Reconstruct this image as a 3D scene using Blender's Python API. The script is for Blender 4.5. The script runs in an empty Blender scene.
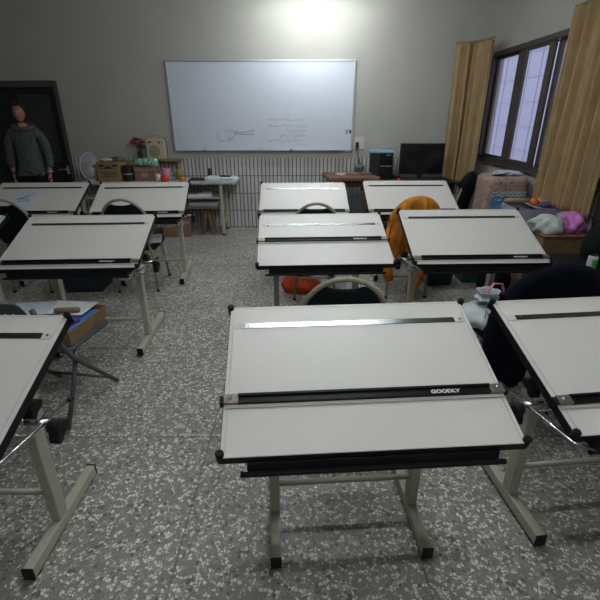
import bpy, math, random
from mathutils import Vector, Matrix, Euler
random.seed(7)
S = bpy.context.scene
COL = S.collection
R = math.radians
PI = math.pi

# ------------------------------------------------------------------ materials
def mat(name, col, rough=.5, metal=0., noise=0., nscale=30., bump=0., bscale=60., spec=.5, emit=0., alpha=1., sheen=0., coat=0.):
    m = bpy.data.materials.new(name); m.use_nodes = True
    nt = m.node_tree; b = nt.nodes['Principled BSDF']
    c = (*col, 1.)
    b.inputs['Base Color'].default_value = c
    b.inputs['Roughness'].default_value = rough
    b.inputs['Metallic'].default_value = metal
    b.inputs['Specular IOR Level'].default_value = spec
    b.inputs['Alpha'].default_value = alpha
    if coat: b.inputs['Coat Weight'].default_value = coat
    if sheen: b.inputs['Sheen Weight'].default_value = sheen
    if emit:
        b.inputs['Emission Color'].default_value = c
        b.inputs['Emission Strength'].default_value = emit
    tc = nt.nodes.new('ShaderNodeTexCoord')
    if noise:
        n = nt.nodes.new('ShaderNodeTexNoise'); n.inputs['Scale'].default_value = nscale
        n.inputs['Detail'].default_value = 4
        nt.links.new(tc.outputs['Object'], n.inputs['Vector'])
        r = nt.nodes.new('ShaderNodeValToRGB')
        r.color_ramp.elements[0].position = .3; r.color_ramp.elements[1].position = .7
        r.color_ramp.elements[0].color = tuple(max(0, v * (1 - noise)) for v in col) + (1,)
        r.color_ramp.elements[1].color = tuple(min(1, v * (1 + noise)) for v in col) + (1,)
        nt.links.new(n.outputs['Fac'], r.inputs['Fac']); nt.links.new(r.outputs['Color'], b.inputs['Base Color'])
    if bump:
        n2 = nt.nodes.new('ShaderNodeTexNoise'); n2.inputs['Scale'].default_value = bscale
        nt.links.new(tc.outputs['Object'], n2.inputs['Vector'])
        bp = nt.nodes.new('ShaderNodeBump'); bp.inputs['Strength'].default_value = bump; bp.inputs['Distance'].default_value = .01
        nt.links.new(n2.outputs['Fac'], bp.inputs['Height']); nt.links.new(bp.outputs['Normal'], b.inputs['Normal'])
    return m

M = {}
def dm(k, *a, **kw): M[k] = mat(k, *a, **kw)
dm('board_white', (.66, .645, .615), .38, noise=.02, nscale=120, spec=.4)
dm('board_edge_white', (.60, .59, .56), .5, noise=.03)
dm('clear_strip', (.56, .54, .51), .3, noise=.04)
dm('rubber_black', (.010, .010, .011), .5, spec=.25, noise=.2)
dm('bar_black', (.006, .007, .008), .4, spec=.2, noise=.15)
dm('metal_black', (.010, .010, .012), .6, spec=.25, noise=.2)
dm('chrome', (.62, .63, .66), .20, 1.)
dm('rail_metal', (.20, .21, .22), .24, 1., noise=.12, nscale=18)
dm('clip_metal', (.32, .28, .25), .35, .8, noise=.3, nscale=80)
dm('beige_metal', (.47, .45, .37), .5, noise=.05, nscale=20)
dm('chair_metal', (.34, .31, .235), .5, noise=.07, nscale=15)
dm('chair_green', (.003, .009, .011), .9, spec=.2, noise=.3, nscale=200, sheen=.05)
dm('seat_black', (.005, .007, .008), .85, spec=.2, noise=.3, nscale=150)
dm('grey_metal', (.085, .095, .10), .5, noise=.1)
dm('letter_white', (.75, .75, .75), .5)
dm('table_grey', (.46, .46, .45), .5, noise=.05)
dm('wood', (.16, .085, .055), .55, noise=.35, nscale=9)
dm('wood_dark', (.12, .07, .04), .6, noise=.3, nscale=9)
dm('wood_old', (.17, .11, .06), .6, noise=.35, nscale=12)
dm('wood_light', (.27, .19, .11), .6, noise=.25, nscale=14)
dm('carton', (.30, .19, .10), .8, noise=.15, nscale=12)
dm('carton_dark', (.21, .125, .065), .8, noise=.2, nscale=12)
dm('carton_red', (.26, .14, .10), .8, noise=.15, nscale=12)
dm('ink', (.03, .025, .02), .8)
dm('paper', (.72, .74, .78), .8, noise=.03)
dm('paper_blue', (.57, .62, .72), .75, noise=.04)
dm('pencil_ink', (.12, .13, .16), .8)
dm('hoodie', (.085, .094, .098), .95, noise=.3, nscale=25, bump=.3, bscale=20)
dm('trousers', (.006, .006, .007), .9, noise=.2)
dm('skin', (.42, .20, .14), .55, noise=.08, nscale=12)
dm('hair', (.012, .010, .009), .6, noise=.3, nscale=60)
dm('eye_white', (.75, .73, .7), .3)
dm('lips', (.35, .12, .10), .5)
dm('door_dark', (.030, .033, .036), .45, noise=.2, nscale=6)
dm('door_black', (.009, .009, .011), .5, noise=.2, nscale=6)
dm('door_frame', (.085, .07, .065), .5, noise=.15)
dm('window_frame', (.075, .062, .055), .45, .2, noise=.1)
dm('window_rail', (.30, .30, .32), .4, .5)
dm('fixture', (.7, .7, .7), .5)
dm('jacket_orange', (.52, .185, .018), .85, noise=.35, nscale=8, bump=.7, bscale=14)
dm('jacket_navy', (.003, .005, .011), .95, spec=.15, noise=.3, nscale=12, bump=.4, bscale=14)
dm('bag_red', (.62, .065, .02), .6, noise=.25, nscale=10, bump=.5, bscale=18)
dm('bag_white', (.52, .56, .60), .5, noise=.15, nscale=12, bump=.6, bscale=20)
dm('bag_clear', (.40, .38, .40), .35, noise=.3, nscale=16, bump=.6, bscale=24)
dm('bag_pink', (.55, .18, .48), .5, noise=.35, nscale=14, bump=.6, bscale=20)
dm('bag_pink_bright', (.75, .22, .42), .45, noise=.15)
dm('cloth_white', (.60, .64, .62), .9, noise=.12, nscale=14, bump=.6, bscale=22)
dm('green_ink', (.02, .30, .10), .6)
dm('bag_green', (.26, .50, .36), .45, noise=.6, nscale=22, bump=.6, bscale=30)
dm('bin_teal', (.012, .030, .045), .55, noise=.2)
dm('bin_green', (.012, .070, .045), .55, noise=.2)
dm('lavender', (.31, .31, .42), .7, noise=.08)
dm('lavender_in', (.40, .40, .46), .7, noise=.08)
dm('orange_fruit', (.75, .16, .02), .5, noise=.1, nscale=30, bump=.2, bscale=150)
dm('bun', (.55, .33, .18), .7, noise=.2)
dm('tan_roll', (.36, .29, .17), .8, noise=.15)
dm('parcel', (.34, .235, .185), .55, noise=.45, nscale=26, bump=.6, bscale=22, spec=.7)
dm('parcel_blue', (.10, .27, .52), .6, noise=.25, nscale=14)
dm('yellow_print', (.60, .55, .22), .6)
dm('pc_black', (.008, .009, .010), .5, noise=.15)
dm('pc_gloss', (.010, .011, .013), .12)
dm('pc_blue', (.22, .42, .52), .5)
dm('screen', (.010, .010, .014), .12)
dm('led_red', (.7, .02, .04), .5)
dm('radio_cream', (.52, .45, .32), .5, noise=.06)
dm('radio_grille', (.30, .26, .18), .7, noise=.3, nscale=120)
dm('cable_blue', (.05, .10, .30), .5)
dm('cable_black', (.012, .012, .012), .5)
dm('cable_grey', (.35, .35, .36), .5)
dm('vase_dark', (.035, .045, .07), .2, noise=.4, nscale=20)
dm('flower_red', (.35, .035, .06), .7, noise=.3)
dm('leaf', (.03, .07, .03), .6, noise=.3)
dm('mug_pink', (.60, .27, .42), .35, noise=.25, nscale=40)
dm('mug_white', (.65, .60, .62), .35)
dm('juice_red', (.75, .06, .04), .25)
dm('juice_orange', (.70, .17, .05), .3)
dm('glass_olive', (.26, .24, .07), .15, noise=.25, nscale=25)
dm('book_black', (.010, .011, .014), .5)
dm('book_blue', (.10, .25, .55), .5, noise=.15)
dm('purple', (.10, .07, .30), .7, noise=.4, nscale=30)
dm('cup_green', (.09, .17, .13), .3, noise=.2)
dm('can_green', (.10, .42, .07), .35)
dm('can_white', (.62, .66, .64), .3)
dm('socket', (.60, .58, .50), .5)
dm('fan_grey', (.46, .46, .48), .4)
dm('fan_blade', (.36, .37, .40), .35)
dm('whiteboard', (.62, .67, .76), .28, noise=.015, nscale=5)
dm('wb_frame', (.50, .51, .52), .4, .6)
dm('marker_blue', (.27, .31, .44), .6)
dm('marker_grey', (.40, .43, .50), .6)
dm('red_small', (.5, .02, .03), .6)
dm('foliage', (.05, .12, .05), .8, noise=.6, nscale=6)
dm('neighbour_wall', (.62, .62, .72), .9, noise=.03)
dm('neighbour_joint', (.54, .54, .64), .9)

def curtain_mat(name, col):
    m = mat(name, col, .9, noise=.12, nscale=7, sheen=.1); return m
M['curtain'] = curtain_mat('curtain', (.40, .275, .14))
M['curtain_olive'] = curtain_mat('curtain_olive', (.17, .17, .06))
dm('curtain_tape', (.45, .37, .18), .8)

# fluorescent tube
def emitter(name, col, st):
    m = bpy.data.materials.new(name); m.use_nodes = True
    nt = m.node_tree; nt.nodes.clear()
    e = nt.nodes.new('ShaderNodeEmission'); e.inputs[0].default_value = (*col, 1); e.inputs[1].default_value = st
    o = nt.nodes.new('ShaderNodeOutputMaterial'); nt.links.new(e.outputs[0], o.inputs[0]); return m
M['tube'] = emitter('tube', (.93, .98, 1.), 30.)

def glass_mat():
    m = bpy.data.materials.new('window_glass'); m.use_nodes = True
    nt = m.node_tree; nt.nodes.clear()
    t = nt.nodes.new('ShaderNodeBsdfTransparent'); t.inputs[0].default_value = (.92, .92, .95, 1)
    g = nt.nodes.new('ShaderNodeBsdfGlossy'); g.inputs['Roughness'].default_value = .02
    x = nt.nodes.new('ShaderNodeMixShader'); x.inputs[0].default_value = .06
    o = nt.nodes.new('ShaderNodeOutputMaterial')
    nt.links.new(t.outputs[0], x.inputs[1]); nt.links.new(g.outputs[0], x.inputs[2]); nt.links.new(x.outputs[0], o.inputs[0])
    return m
M['glass'] = glass_mat()

def terrazzo():
    m = bpy.data.materials.new('terrazzo'); m.use_nodes = True
    nt = m.node_tree; N = nt.nodes; L = nt.links; b = N['Principled BSDF']
    tc = N.new('ShaderNodeTexCoord')
    # warp the coordinates a little so the chips are irregular
    nz = N.new('ShaderNodeTexNoise'); nz.inputs['Scale'].default_value = 60
    L.new(tc.outputs['Object'], nz.inputs['Vector'])
    mx = N.new('ShaderNodeMixRGB'); mx.blend_type = 'ADD'; mx.inputs[0].default_value = .02
    L.new(tc.outputs['Object'], mx.inputs[1]); L.new(nz.outputs['Color'], mx.inputs[2])
    def chips(scale, edge, seedoff):
        mp = N.new('ShaderNodeMapping'); mp.inputs['Location'].default_value = (seedoff, seedoff * 2, 0)
        L.new(mx.outputs[0], mp.inputs['Vector'])
        v = N.new('ShaderNodeTexVoronoi'); v.inputs['Scale'].default_value = scale; v.feature = 'F1'
        L.new(mp.outputs[0], v.inputs['Vector'])
        v2 = N.new('ShaderNodeTexVoronoi'); v2.inputs['Scale'].default_value = scale; v2.feature = 'DISTANCE_TO_EDGE'
        L.new(mp.outputs[0], v2.inputs['Vector'])
        sp = N.new('ShaderNodeSeparateColor'); L.new(v.outputs['Color'], sp.inputs[0])
        g = N.new('ShaderNodeMath'); g.operation = 'GREATER_THAN'; g.inputs[1].default_value = edge
        L.new(v2.outputs[0], g.inputs[0])
        return sp, g
    sp, g = chips(66, .09, 0)
    ramp = N.new('ShaderNodeValToRGB'); ramp.color_ramp.interpolation = 'CONSTANT'
    e = ramp.color_ramp.elements
    e[0].position = 0; e[0].color = (.275, .27, .25, 1)
    e[1].position = .30; e[1].color = (.35, .345, .32, 1)
    for p_, c_ in ((.50, (.46, .45, .42)), (.62, (.72, .705, .66)), (.80, (.86, .84, .79)), (.94, (.14, .135, .12))):
        x = e.new(p_); x.color = (*c_, 1)
    L.new(sp.outputs[0], ramp.inputs['Fac'])
    m1 = N.new('ShaderNodeMixRGB'); m1.inputs[1].default_value = (.25, .245, .225, 1)
    L.new(g.outputs[0], m1.inputs[0]); L.new(ramp.outputs['Color'], m1.inputs[2])
    # joints every metre
    sx = N.new('ShaderNodeSeparateXYZ'); L.new(tc.outputs['Object'], sx.inputs[0])
    ws = []
    for ax, off in ((0, .51), (1, .10)):
        a = N.new('ShaderNodeMath'); a.operation = 'ADD'; a.inputs[1].default_value = off + 20.; L.new(sx.outputs[ax], a.inputs[0])
        f = N.new('ShaderNodeMath'); f.operation = 'FRACT'; L.new(a.outputs[0], f.inputs[0])
        l = N.new('ShaderNodeMath'); l.operation = 'LESS_THAN'; l.inputs[1].default_value = .009; L.new(f.outputs[0], l.inputs[0])
        ws.append(l)
    mxx = N.new('ShaderNodeMath'); mxx.operation = 'MAXIMUM'; L.new(ws[0].outputs[0], mxx.inputs[0]); L.new(ws[1].outputs[0], mxx.inputs[1])
    jm = N.new('ShaderNodeMath'); jm.operation = 'MULTIPLY'; jm.inputs[1].default_value = .55; L.new(mxx.outputs[0], jm.inputs[0])
    m2 = N.new('ShaderNodeMixRGB'); m2.inputs[2].default_value = (.10, .095, .085, 1)
    L.new(jm.outputs[0], m2.inputs[0]); L.new(m1.outputs[0], m2.inputs[1])
    # broad grime
    n3 = N.new('ShaderNodeTexNoise'); n3.inputs['Scale'].default_value = 2.2; n3.inputs['Detail'].default_value = 5
    L.new(tc.outputs['Object'], n3.inputs['Vector'])
    r3 = N.new('ShaderNodeValToRGB'); r3.color_ramp.elements[0].color = (.84, .83, .81, 1); r3.color_ramp.elements[1].color = (1.08, 1.07, 1.05, 1)
    r3.color_ramp.elements[0].position = .3; r3.color_ramp.elements[1].position = .7
    L.new(n3.outputs['Fac'], r3.inputs['Fac'])
    m3 = N.new('ShaderNodeMixRGB'); m3.blend_type = 'MULTIPLY'; m3.inputs[0].default_value = 1
    L.new(m2.outputs[0], m3.inputs[1]); L.new(r3.outputs['Color'], m3.inputs[2])
    L.new(m3.outputs[0], b.inputs['Base Color'])
    b.inputs['Roughness'].default_value = .42
    return m
M['terrazzo'] = terrazzo()

def wall_mat(name, horiz_axis, row_h=.2683, tile_w=.0597, top=1.073):
    """painted wall above, tall narrow white tiles with dark joints below"""
    m = bpy.data.materials.new(name); m.use_nodes = True
    nt = m.node_tree; N = nt.nodes; L = nt.links; b = N['Principled BSDF']
    tc = N.new('ShaderNodeTexCoord'); sx = N.new('ShaderNodeSeparateXYZ'); L.new(tc.outputs['Object'], sx.inputs[0])
    def math_(op, a, bb=None):
        n = N.new('ShaderNodeMath'); n.operation = op
        if hasattr(a, 'outputs'): L.new(a.outputs[0], n.inputs[0])
        elif isinstance(a, bpy.types.NodeSocket): L.new(a, n.inputs[0])
        else: n.inputs[0].default_value = a
        if bb is not None:
            if hasattr(bb, 'outputs'): L.new(bb.outputs[0], n.inputs[1])
            else: n.inputs[1].default_value = bb
        return n
    u = sx.outputs[horiz_axis]; z = sx.outputs[2]
    fu = math_('FRACT', math_('DIVIDE', math_('ADD', u, 20.), tile_w))
    fz = math_('FRACT', math_('DIVIDE', math_('ADD', z, row_h * 10), row_h))
    gu = math_('LESS_THAN', fu, .30)
    gz = math_('LESS_THAN', fz, .045)
    grout = math_('MAXIMUM', gu, gz)
    iu = math_('FLOOR', math_('DIVIDE', math_('ADD', u, 20.), tile_w))
    iz = math_('FLOOR', math_('DIVIDE', math_('ADD', z, row_h * 10), row_h))
    wn = N.new('ShaderNodeTexWhiteNoise'); wn.noise_dimensions = '2D'
    cb = N.new('ShaderNodeCombineXYZ'); L.new(iu.outputs[0], cb.inputs[0]); L.new(iz.outputs[0], cb.inputs[1]); L.new(cb.outputs[0], wn.inputs['Vector'])
    tr = N.new('ShaderNodeMixRGB'); tr.inputs[1].default_value = (.48, .47, .47, 1); tr.inputs[2].default_value = (.62, .61, .61, 1)
    L.new(wn.outputs['Value'], tr.inputs[0])
    tg = N.new('ShaderNodeMixRGB'); tg.inputs[2].default_value = (.155, .148, .14, 1)
    L.new(grout.outputs[0], tg.inputs[0]); L.new(tr.outputs[0], tg.inputs[1])
    n3 = N.new('ShaderNodeTexNoise'); n3.inputs['Scale'].default_value = 3; n3.inputs['Detail'].default_value = 4
    L.new(tc.outputs['Object'], n3.inputs['Vector'])
    pr = N.new('ShaderNodeMixRGB'); pr.inputs[1].default_value = (.40, .395, .355, 1); pr.inputs[2].default_value = (.46, .455, .41, 1)
    L.new(n3.outputs['Fac'], pr.inputs[0])
    up = math_('GREATER_THAN', z, top)
    fin = N.new('ShaderNodeMixRGB'); L.new(up.outputs[0], fin.inputs[0]); L.new(tg.outputs[0], fin.inputs[1]); L.new(pr.outputs[0], fin.inputs[2])
    L.new(fin.outputs[0], b.inputs['Base Color'])
    rr = N.new('ShaderNodeMapRange'); rr.inputs['To Min'].default_value = .3; rr.inputs['To Max'].default_value = .8
    L.new(up.outputs[0], rr.inputs['Value']); L.new(rr.outputs[0], b.inputs['Roughness'])
    return m
M['wall_x'] = wall_mat('wall_tiled_x', 0)
M['wall_y'] = wall_mat('wall_tiled_y', 1)
dm('ceiling', (.62, .62, .58), .9, noise=.03, nscale=3)

# ------------------------------------------------------------------ mesh builder
class MB:
    def __init__(s): s.v = []; s.f = []; s.T = Matrix.Identity(4)
    def add(s, vs, fs):
        o = len(s.v); s.v += [tuple(s.T @ Vector(v)) for v in vs]; s.f += [tuple(i + o for i in f) for f in fs]; return s
    def box(s, x0, x1, y0, y1, z0, z1, M_=None):
        vs = [(x, y, z) for x in (x0, x1) for y in (y0, y1) for z in (z0, z1)]
        if M_ is not None: vs = [M_ @ Vector(v) for v in vs]
        return s.add(vs, [(0, 1, 3, 2), (4, 6, 7, 5), (0, 4, 5, 1), (2, 3, 7, 6), (0, 2, 6, 4), (1, 5, 7, 3)])
    def tube(s, pts, r, n=8, closed=False, flat=1.):
        pts = [Vector(p) for p in pts]; m = len(pts)
        rs = r if isinstance(r, (list, tuple)) else [r] * m
        vs = []; prev = None
        for i, p in enumerate(pts):
            if closed: t = pts[(i + 1) % m] - pts[i - 1]
            else: t = pts[min(i + 1, m - 1)] - pts[max(i - 1, 0)]
            if t.length < 1e-9: t = Vector((0, 0, 1))
            t.normalize()
            if prev is None:
                a = Vector((0, 0, 1)) if abs(t.z) < .9 else Vector((1, 0, 0))
                u = t.cross(a).normalized()
            else:
                u = prev - t * prev.dot(t)
                u = u.normalized() if u.length > 1e-6 else t.orthogonal().normalized()
            prev = u; w = t.cross(u)
            for k in range(n):
                a = 2 * PI * k / n
                vs.append(p + (u * math.cos(a) + w * math.sin(a) * flat) * rs[i])
        fs = []
        for i in range(m if closed else m - 1):
            j = (i + 1) % m
            for k in range(n):
                k2 = (k + 1) % n
                fs.append((i * n + k, i * n + k2, j * n + k2, j * n + k))
        if not closed:
            fs.append(tuple(range(n))[::-1]); fs.append(tuple((m - 1) * n + k for k in range(n)))
        return s.add(vs, fs)
    def lathe(s, prof, c=(0, 0, 0), n=24, ax='z'):
        vs = []; c = Vector(c)
        for r, h in prof:
            for k in range(n):
                a = 2 * PI * k / n; x, y = r * math.cos(a), r * math.sin(a)
                p = {'z': (x, y, h), 'y': (x, h, y), 'x': (h, x, y)}[ax]
                vs.append(c + Vector(p))
        fs = []
        for i in range(len(prof) - 1):
            for k in range(n):
                k2 = (k + 1) % n; fs.append((i * n + k, i * n + k2, (i + 1) * n + k2, (i + 1) * n + k))
        fs.append(tuple(range(n))[::-1]); fs.append(tuple((len(prof) - 1) * n + k for k in range(n)))
        return s.add(vs, fs)
    def prism(s, poly, d0, d1, ax='y'):
        """polygon (a,b) extruded: ax y: (x,z) plane; ax z: (x,y); ax x: (y,z)"""
        f = {'y': lambda a, b, d: (a, d, b), 'z': lambda a, b, d: (a, b, d), 'x': lambda a, b, d: (d, a, b)}[ax]
        n = len(poly)
        vs = [f(a, b, d0) for a, b in poly] + [f(a, b, d1) for a, b in poly]
        fs = [tuple(range(n))[::-1], tuple(range(n, 2 * n))] + [(i, (i + 1) % n, n + (i + 1) % n, n + i) for i in range(n)]
        return s.add(vs, fs)
    def grid(s, fn, nu, nv):
        vs = [fn(i / nu, j / nv) for i in range(nu + 1) for j in range(nv + 1)]
        fs = [(i * (nv + 1) + j, (i + 1) * (nv + 1) + j, (i + 1) * (nv + 1) + j + 1, i * (nv + 1) + j + 1) for i in range(nu) for j in range(nv)]
        return s.add(vs, fs)
    def blob(s, c, rx, ry, rz, seed=0, amp=.12, n=20, m=12, flat_bottom=True):
        rnd = random.Random(seed); ph = [rnd.uniform(0, 6.28) for _ in range(8)]
        vs = []
        for i in range(m + 1):
            th = PI * i / m
            for k in range(n):
                a = 2 * PI * k / n
                w = 1 + amp * (math.sin(3 * a + ph[0] + 2 * th) * .5 + math.sin(5 * a + ph[1]) * math.sin(4 * th + ph[2]) * .6 + math.sin(7 * a + 5 * th + ph[3]) * .4) * math.sin(th)
                x = math.sin(th) * math.cos(a) * w; y = math.sin(th) * math.sin(a) * w; z = math.cos(th)
                if flat_bottom and z < -.55: z = -.55
                vs.append((c[0] + rx * x, c[1] + ry * y, c[2] + rz * z))
        fs = [(i * n + k, (i + 1) * n + k, (i + 1) * n + (k + 1) % n, i * n + (k + 1) % n) for i in range(m) for k in range(n)]
        return s.add(vs, fs)
    def build(s, name, m, parent=None, bevel=0, smooth=False, solid=0, sub=0, label=None, seg=2):
        me = bpy.data.meshes.new(name); me.from_pydata(s.v, [], s.f)
        me.validate(); me.materials.append(M[m] if isinstance(m, str) else m)
        import bmesh
        bm = bmesh.new(); bm.from_mesh(me); bmesh.ops.remove_doubles(bm, verts=bm.verts, dist=1e-6)
        bmesh.ops.recalc_face_normals(bm, faces=bm.faces); bm.to_mesh(me); bm.free()
        if smooth:
            for p in me.polygons: p.use_smooth = True
        o = bpy.data.objects.new(name, me); COL.objects.link(o); o.parent = parent
        if solid:
            md = o.modifiers.new('solid', 'SOLIDIFY'); md.thickness = solid; md.offset = 0
        if bevel:
            md = o.modifiers.new('bevel', 'BEVEL'); md.width = bevel; md.segments = seg; md.limit_method = 'ANGLE'; md.angle_limit = R(40)
        if sub:
            md = o.modifiers.new('sub', 'SUBSURF'); md.levels = sub; md.render_levels = sub
        if label: o['label'] = label
        return o

def arc(cx, cy, rx, ry, a0, a1, n): return [(cx + rx * math.cos(R(a0 + (a1 - a0) * i / n)), cy + ry * math.sin(R(a0 + (a1 - a0) * i / n))) for i in range(n + 1)]

def thing(name, label, cat, loc=(0, 0, 0), rz=0, group=None):
    o = bpy.data.objects.new(name, None); COL.objects.link(o); o.empty_display_size = .1
    o.location = loc; o.rotation_euler = (0, 0, R(rz)); o['label'] = label; o['category'] = cat
    if group: o['group'] = group
    return o
def tag(o, label, cat, group=None, kind=None):
    o['label'] = label; o['category'] = cat
    if group: o['group'] = group
    if kind: o['kind'] = kind
    return o
def struct(o): o['kind'] = 'structure'; return o

def lettering(text, size, extrude, bold, m, parent, Mx, name='lettering', sx=1.):
    cu = bpy.data.curves.new(name, 'FONT'); cu.body = text; cu.size = size; cu.extrude = extrude; cu.offset = bold
    cu.align_x = 'CENTER'; cu.align_y = 'CENTER'
    t = bpy.data.objects.new(name, cu); COL.objects.link(t)
    bpy.context.view_layer.update()
    dg = bpy.context.evaluated_depsgraph_get()
    me = bpy.data.meshes.new_from_object(t.evaluated_get(dg)); COL.objects.unlink(t); bpy.data.objects.remove(t)
    me.transform(Matrix.Diagonal((sx, 1, 1, 1))); me.transform(Mx)
    me.materials.clear(); me.materials.append(M[m])
    o = bpy.data.objects.new(name, me); COL.objects.link(o); o.parent = parent
    return o

# ------------------------------------------------------------------ room
XL, XR, YB, YF, H = -4.75, 2.66, 6.85, -2.2, 3.12
struct(MB().box(XL - .15, XR + .15, YF - .15, YB + .15, -.1, 0).build('floor', 'terrazzo'))
struct(MB().box(XL - .15, XR + .15, YF - .15, YB + .15, H, H + .1).build('ceiling', 'ceiling'))
# back wall with door opening
DX0, DX1, DH = -5.0, -3.52, 2.08
b = MB(); b.box(DX1, XR + .15, YB, YB + .15, 0, H); b.box(XL - .15, DX1, YB, YB + .15, DH, H)
struct(b.build('wall_back', 'wall_x'))
struct(MB().box(XL - .15, XL, YF, YB, 0, H).build('wall_left', 'wall_y'))
struct(MB().box(XL - .15, XR + .15, YF - .15, YF, 0, H).build('wall_front', 'wall_x'))
# right wall with one long window opening and one door opening
WY0, WY1, WZ0, WZ1 = 3.72, 6.66, 1.073, 2.45
GY0, GY1, GZ1 = 2.55, 3.52, 2.45
b = MB(); X0, X1 = XR, XR + .15
b.box(X0, X1, WY1, YB, 0, H); b.box(X0, X1, WY0, WY1, 0, WZ0); b.box(X0, X1, WY0, WY1, WZ1, H)
b.box(X0, X1, YF, WY0, 0, H)
struct(b.build('wall_right', 'wall_y'))

struct(MB().box(XL - .15, DX1 + .3, YB + .16, YB + .2, -.1, DH + .3).build('door_light_stop', 'door_black'))  # unseen backing panel, added to stop light leaking in around the door
# dark double door on the back wall
d = struct(bpy.data.objects.new('door_1', None)); COL.objects.link(d)
fr = MB(); fr.box(DX1 - .015, DX1 + .035, YB - .03, YB + .15, 0, DH + .05); fr.box(XL, DX1 - .015, YB - .03, YB + .15, DH - .03, DH + .05)
fr.build('door_frame', 'door_frame', d, bevel=.006)
lf = MB(); lf.box(-4.18, DX1 - .018, YB + .04, YB + .085, .01, DH - .035)
leaf = lf.build('door_leaf', 'door_black', d, bevel=.004)
MB().box(-4.10, DX1 - .13, YB + .022, YB + .038, 1.02, DH - .12).build('upper_panel', 'door_dark', leaf, bevel=.003)
MB().box(-4.10, DX1 - .13, YB + .022, YB + .038, .12, .90).build('lower_panel', 'door_black', leaf, bevel=.003)
hb = MB(); hb.box(-3.605, -3.565, YB + .005, YB + .039, .84, .96); hb.tube([(-3.585, YB + .02, .915), (-3.585, YB - .035, .915), (-3.61, YB - .045, .915), (-3.70, YB - .045, .912)], .011)
hb.build('door_handle', 'chrome', leaf, smooth=False)
l2 = MB(); l2.box(XL, -4.185, YB + .04, YB + .085, .01, DH - .035).build('door_leaf', 'door_black', d, bevel=.004)

# ------------------------------------------------------------------ window on the right wall
w = struct(bpy.data.objects.new('window_1', None)); COL.objects.link(w)
fx0, fx1 = XR - .015, XR + .10
b = MB(); b.box(fx0, fx1, WY0, WY1, WZ0, WZ0 + .05); b.box(fx0, fx1, WY0, WY1, WZ1 - .06, WZ1)
for yy, ww in ((WY1 - .02, .02), (WY0, .05)): b.box(fx0, fx1, yy, yy + ww, WZ0 + .05, WZ1 - .06)
b.build('window_frame', 'window_frame', w, bevel=.005)
def sash(y0, y1, x, sa=.055, sb=.055, mtl='window_frame'):
    b = MB(); z0, z1 = WZ0 + .051, WZ1 - .062
    b.box(x, x + .03, y0, y0 + sa, z0, z1); b.box(x, x + .03, y1 - sb, y1, z0, z1)
    b.box(x, x + .03, y0 + sa, y1 - sb, z0, z0 + .032); b.box(x, x + .03, y0 + sa, y1 - sb, z1 - .032, z1)
    s = b.build('sash', mtl, w, bevel=.003)
    MB().box(x + .012, x + .018, y0 + sa - .002, y1 - sb + .002, z0 + .030, z1 - .030).build('pane', 'glass', s)
sash(5.90, 6.638, XR + .045, .12, .05); sash(5.13, 5.898, XR + .005, .11, .168); sash(4.40, 5.128, XR + .045, .08, .07); sash(3.775, 4.398, XR + .005, .09, .09)
MB().box(XR - .05, XR + .0, WY0, WY1, WZ0 - .018, WZ0 - .001).build('window_sill', 'window_frame', w, bevel=.004)
# neighbouring building and tree outside
b = MB(); b.box(5.6, 8, 7.4, 18, -.5, 7)
nb = thing('neighbour_building', 'pale lavender building wall seen through the left window panes', 'building', (5.6, 12, 0))
bb = MB(); bb.box(0, 2.4, -3.9, 8, 0, 7); bb.build('wall', 'neighbour_wall', nb)
bb = MB()
for k in range(12): bb.box(-.015, -.003, -3.9, 8, .3 + k * .55, .32 + k * .55)
for k in range(20): bb.box(-.015, -.003, -3.8 + k * .6, -3.78 + k * .6, .1, 6.9)
bb.build('wall_joint', 'neighbour_joint', nb)
tr = thing('tree', 'green tree seen outside through the rightmost window pane', 'tree', (5.0, 6.7, 0))
MB().tube([(0, 0, 0), (.05, 0, 1.0), (0, .05, 2.0)], [.10, .08, .05]).build('trunk', 'wood_dark', tr, smooth=True)
b = MB()
rnd = random.Random(3)
for k in range(9):
    b.blob((rnd.uniform(-.4, .4), rnd.uniform(-.8, .6), rnd.uniform(1.1, 3.0)), .5, .5, .5, seed=k, amp=.35, flat_bottom=False)
b.build('foliage', 'foliage', tr)
struct(MB().box(XR + .2, 9, 2, 22, -.6, -.5).build('ground', 'neighbour_wall'))

# ------------------------------------------------------------------ whiteboard
wb = thing('whiteboard', 'large white marker board with faint blue sketches on the back wall', 'whiteboard', (-.55, YB, 1.168))
wx = 1.345; wh = 1.22
MB().box(-wx + .015, wx - .015, -.022, -.004, .015, wh - .015).build('writing_surface', 'whiteboard', wb)
b = MB(); b.box(-wx, wx, -.032, -.002, 0, .022); b.box(-wx, wx, -.032, -.002, wh - .022, wh); b.box(-wx, -wx + .022, -.032, -.002, .022, wh - .022); b.box(wx - .022, wx, -.032, -.002, .022, wh - .022)
b.build('frame', 'wb_frame', wb, bevel=.003)
def P(px, py):   # photo pixel on the board -> local point
    return ((px - 263.1) * .01521, -.0235, (151.2 - py) * .01435)
def strokes(lines, m, r=.004, nm='drawn_lines'):
    b = MB()
    for l in lines: b.tube([P(*q) for q in l], r, 5)
    o = b.build(nm, m, wb); o['kind'] = 'stuff'; return o
strokes([[(219, 131), (218.5, 136), (220, 140), (226, 141), (232, 139), (236, 134), (238, 130)], [(226, 131), (232, 130), (238, 134), (254, 134.5)], [(236, 132), (246, 132), (254, 130), (253, 134)], [(229, 137), (230.5, 140), (229, 138.5), (231, 137)]], 'marker_grey', .006)
rnd = random.Random(11)
ls = []
for x in (176, 180):
    for y in (128, 132, 136, 140): ls.append([(x + rnd.uniform(-1, 1), y + rnd.uniform(-1, 1)) for _ in range(6)])
strokes(ls, 'marker_grey', .004, 'written_marks')
ls = []
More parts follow.
